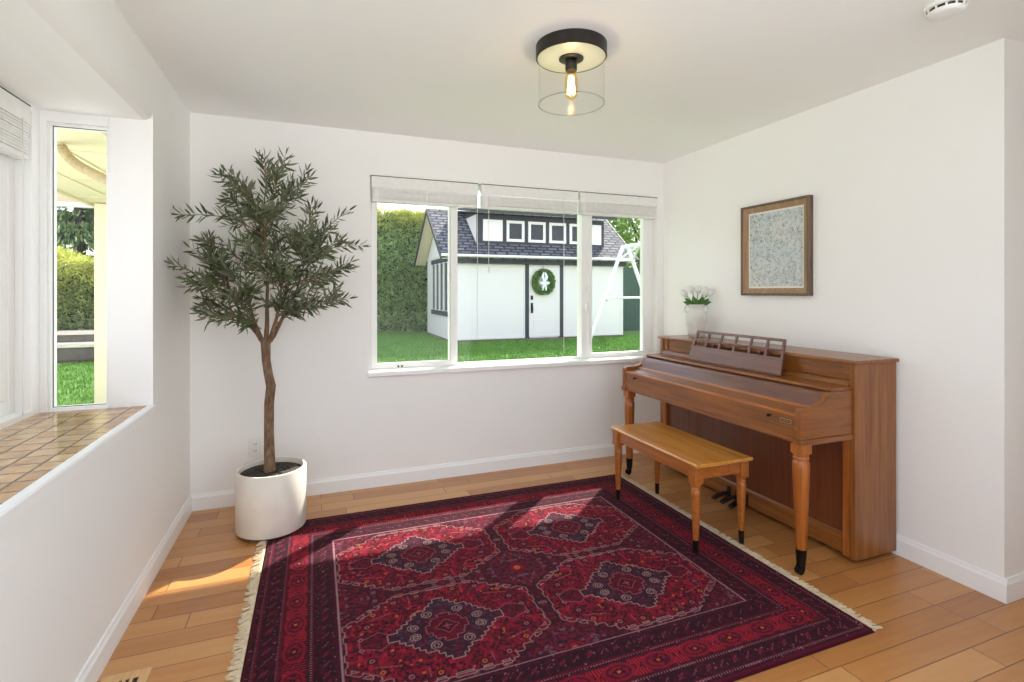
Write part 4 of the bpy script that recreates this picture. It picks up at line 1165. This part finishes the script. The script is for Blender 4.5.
    dm = MB().prism([(DY, ztop(DY)-.05), (DY, zt), (yb2, zR-.06), (yb2, ztop(yb2)-.06)], 'x', DX0, DX1).build('dormer', M['shed_dark'], R)
    for xa in (DX0-.012, DX1+.002):
        MB().prism([(DY+.02, ztop(DY)+.005), (DY+.02, zt-.01), (13.25, ztop(13.25)+.005)], 'x', xa, xa+.01).build('cheek', M['shed_white'], dm)
    rr = MB().add([(DX0-.25, DY-.3, zt), (DX1+.25, DY-.3, zt), (DX1+.25, YR, zR+.02), (DX0-.25, YR, zR+.02), (DX0-.25, DY-.3, zt+.09), (DX1+.25, DY-.3, zt+.09), (DX1+.25, YR, zR+.06), (DX0-.25, YR, zR+.06)],
             [(0,3,2,1),(4,5,6,7),(0,1,5,4),(1,2,6,5),(2,3,7,6),(3,0,4,7)]).build('dormer_roof', M['shed_dark'], dm)
    xs = [(3.94, 4.46, 1), (4.57, 5.06, 0), (5.17, 5.66, 0), (5.77, 6.26, 0), (6.37, 6.86, 0), (6.95, 7.34, 1)]
    for a, b, blank in xs:
        z0, z1 = 2.63, 3.17
        if blank:
            MB().box(a, b, DY-.03, DY-.001, z0, z1).build('vent_panel', M['shed_white'], R)
        else:
            wd = frame_rect(MB(), a, b, z0, z1, DY-.035, DY-.001, .07).build('dormer_window', M['shed_white'], R)
            MB().box(a+.069, b-.069, DY-.012, DY-.002, z0+.069, z1-.069).build('pane', M['dark_glass'], wd)
    return Y0
SY = make_shed()
def make_wreath():
    cx, cz, y = 5.50, 1.60, SY-.08
    R = empty('door_wreath', (cx, y, cz), 'round green leaf wreath with a white bow hanging on the shed door', 'wreath')
    rng = np.random.default_rng(3); n = 1400
    a = rng.uniform(0, 2*PI, n); b = rng.uniform(0, 2*PI, n); r = .25+.078*np.cos(b)*rng.uniform(.5, 1.2, n)
    P = np.stack([cx+r*np.cos(a), y+.03*np.sin(b), cz+r*np.sin(a)], 1)
    A = np.stack([-np.sin(a), rng.normal(-.3, .4, n), np.cos(a)], 1)+rng.normal(0, .45, (n, 3)); A /= np.linalg.norm(A, axis=1)[:, None]
    B_ = np.cross(A, rng.normal(size=(n, 3))); B_ /= np.linalg.norm(B_, axis=1)[:, None]
    quads_obj('leaves', P, A*.04, B_*.018, M['wreath'], R)
    ring = MB().tube([(cx+.23*math.cos(t), y+.005, cz+.23*math.sin(t)) for t in [2*PI*i/32 for i in range(33)]], .035, 8).build('ring', M['core'], R)
    bw = MB()
    for s in (-1, 1):
        bw.tube([(cx, y-.04, cz), (cx+s*.06, y-.06, cz+.12), (cx+s*.02, y-.05, cz+.24)], [.03, .04, .02], 8)
        bw.tube([(cx, y-.04, cz), (cx+s*.08, y-.05, cz-.05), (cx+s*.13, y-.05, cz-.02)], [.025, .05, .03], 8)
        bw.tube([(cx, y-.04, cz), (cx+s*.04, y-.05, cz-.14), (cx+s*.05, y-.045, cz-.22)], [.025, .03, .02], 8)
    bw.build('bow', M['ribbon'], R, smooth=True)
    MB().tube([(cx, y+.01, cz+.2), (cx, SY-.035, cz+.42)], .006, 6).build('hanger', M['black_metal'], R)
make_wreath()

# ------------------------------------------------------------------ swing set
def make_swing():
    R = empty('swing_set', (6.95, 9.6, ZG), 'white tubular metal swing set frame on the lawn right of the shed door', 'swing set')
    zt = 2.42
    def aframe(y):
        for s in (-1, 1):
            MB().tube([(6.93+s*.07, y, zt), (6.93+s*1.02, y, ZG)], .045, 12).build('leg', M['swing_white'], R, smooth=True)
        MB().tube([(6.93-.56, y, ZG+1.1), (6.93+.56, y, ZG+1.1)], .024, 10).build('cross_bar', M['swing_white'], R, smooth=True)
        MB().tube([(6.93-.22, y, zt-.32), (6.93+.22, y, zt-.32)], .03, 10).build('brace', M['swing_white'], R, smooth=True)
        for s in (-1, 1):
            MB().tube([(6.93+s*.56, y-.03, ZG+1.1-.06), (6.93+s*.56, y+.05, ZG+1.1+.06)], .06, 10).build('clamp', M['swing_white'], R, smooth=True)
    aframe(10.5); aframe(8.1)
    MB().tube([(6.93, 10.62, zt), (6.93, 7.98, zt)], .05, 12).build('top_beam', M['swing_white'], R, smooth=True)
    for s in (-1, 1):
        MB().tube([(6.93+s*.2, 10.5, zt-.32), (6.93, 9.9, zt)], .024, 8).build('brace', M['swing_white'], R, smooth=True)
        MB().tube([(6.93+s*.2, 8.1, zt-.32), (6.93, 8.7, zt)], .024, 8).build('brace', M['swing_white'], R, smooth=True)
make_swing()

# ------------------------------------------------------------------ patio cover outside the bay
struct(MB().box(-8, -.93, YB-.6, 6.7, -.4, -.17).build('bounce_slab', M['bounce_paving']))  # unseen slab, added to bounce neutral light up to the patio cover
def make_patio():
    R = empty('patio_cover', (-1.7, 5, -.2), 'cream painted patio cover on a square post outside the bay window', 'patio cover')
    MB().box(-2.55, -.92, YB+.16, 7.8, 2.43, 2.5).build('ceiling_boards', M['cream'], R)
    for x in (-2.2, -1.78, -1.36, -.98): MB().box(x-.012, x+.012, YB+.16, 7.8, 2.418, 2.4295).build('batten', M['cream'], R)
    for y in (4.9, 6.1, 7.2): MB().box(-2.55, -.92, y-.01, y+.01, 2.422, 2.4296).build('cross_batten', M['cream'], R)
    MB().box(-2.6, -2.55, YB+.16, 7.8, 2.40, 2.54).build('side_board', M['cream'], R)
    MB().box(-7.0, -.92, 7.8, 7.9, 2.39, 2.44).build('beam', M['shed_white'], R)
    MB().box(-7.0, -.92, 7.84, 7.9, 2.44, 2.85).build('fascia', M['tan'], R)
    MB().box(-2.50, -2.36, 7.62, 7.76, -.15, 2.42).build('post', M['cream'], R, .01)
make_patio()
def make_spout():
    pts = [(-1.732, 4.681, 2.406), (-1.704, 4.67, 2.355), (-1.663, 4.654, 2.304), (-1.6, 4.609, 2.255), (-1.527, 4.548, 2.212), (-1.444, 4.474, 2.167), (-1.342, 4.37, 2.118), (-1.246, 4.28, 2.073)]
    P = []; Rr = []
    for i in range(len(pts)-1):
        for k in range(6):
            t = k/6; P.append(Vector(pts[i]).lerp(Vector(pts[i+1]), t)); Rr.append(.034 if k % 3 else .029)
    o = MB().tube(P, Rr, 14).build('drain_pipe', M['hose'], smooth=True)
    rebase(o, (-1.3, 3.96, 2.2))
    tag(o, 'curved ribbed tan drain pipe hanging under the patio cover', 'pipe')
make_spout()
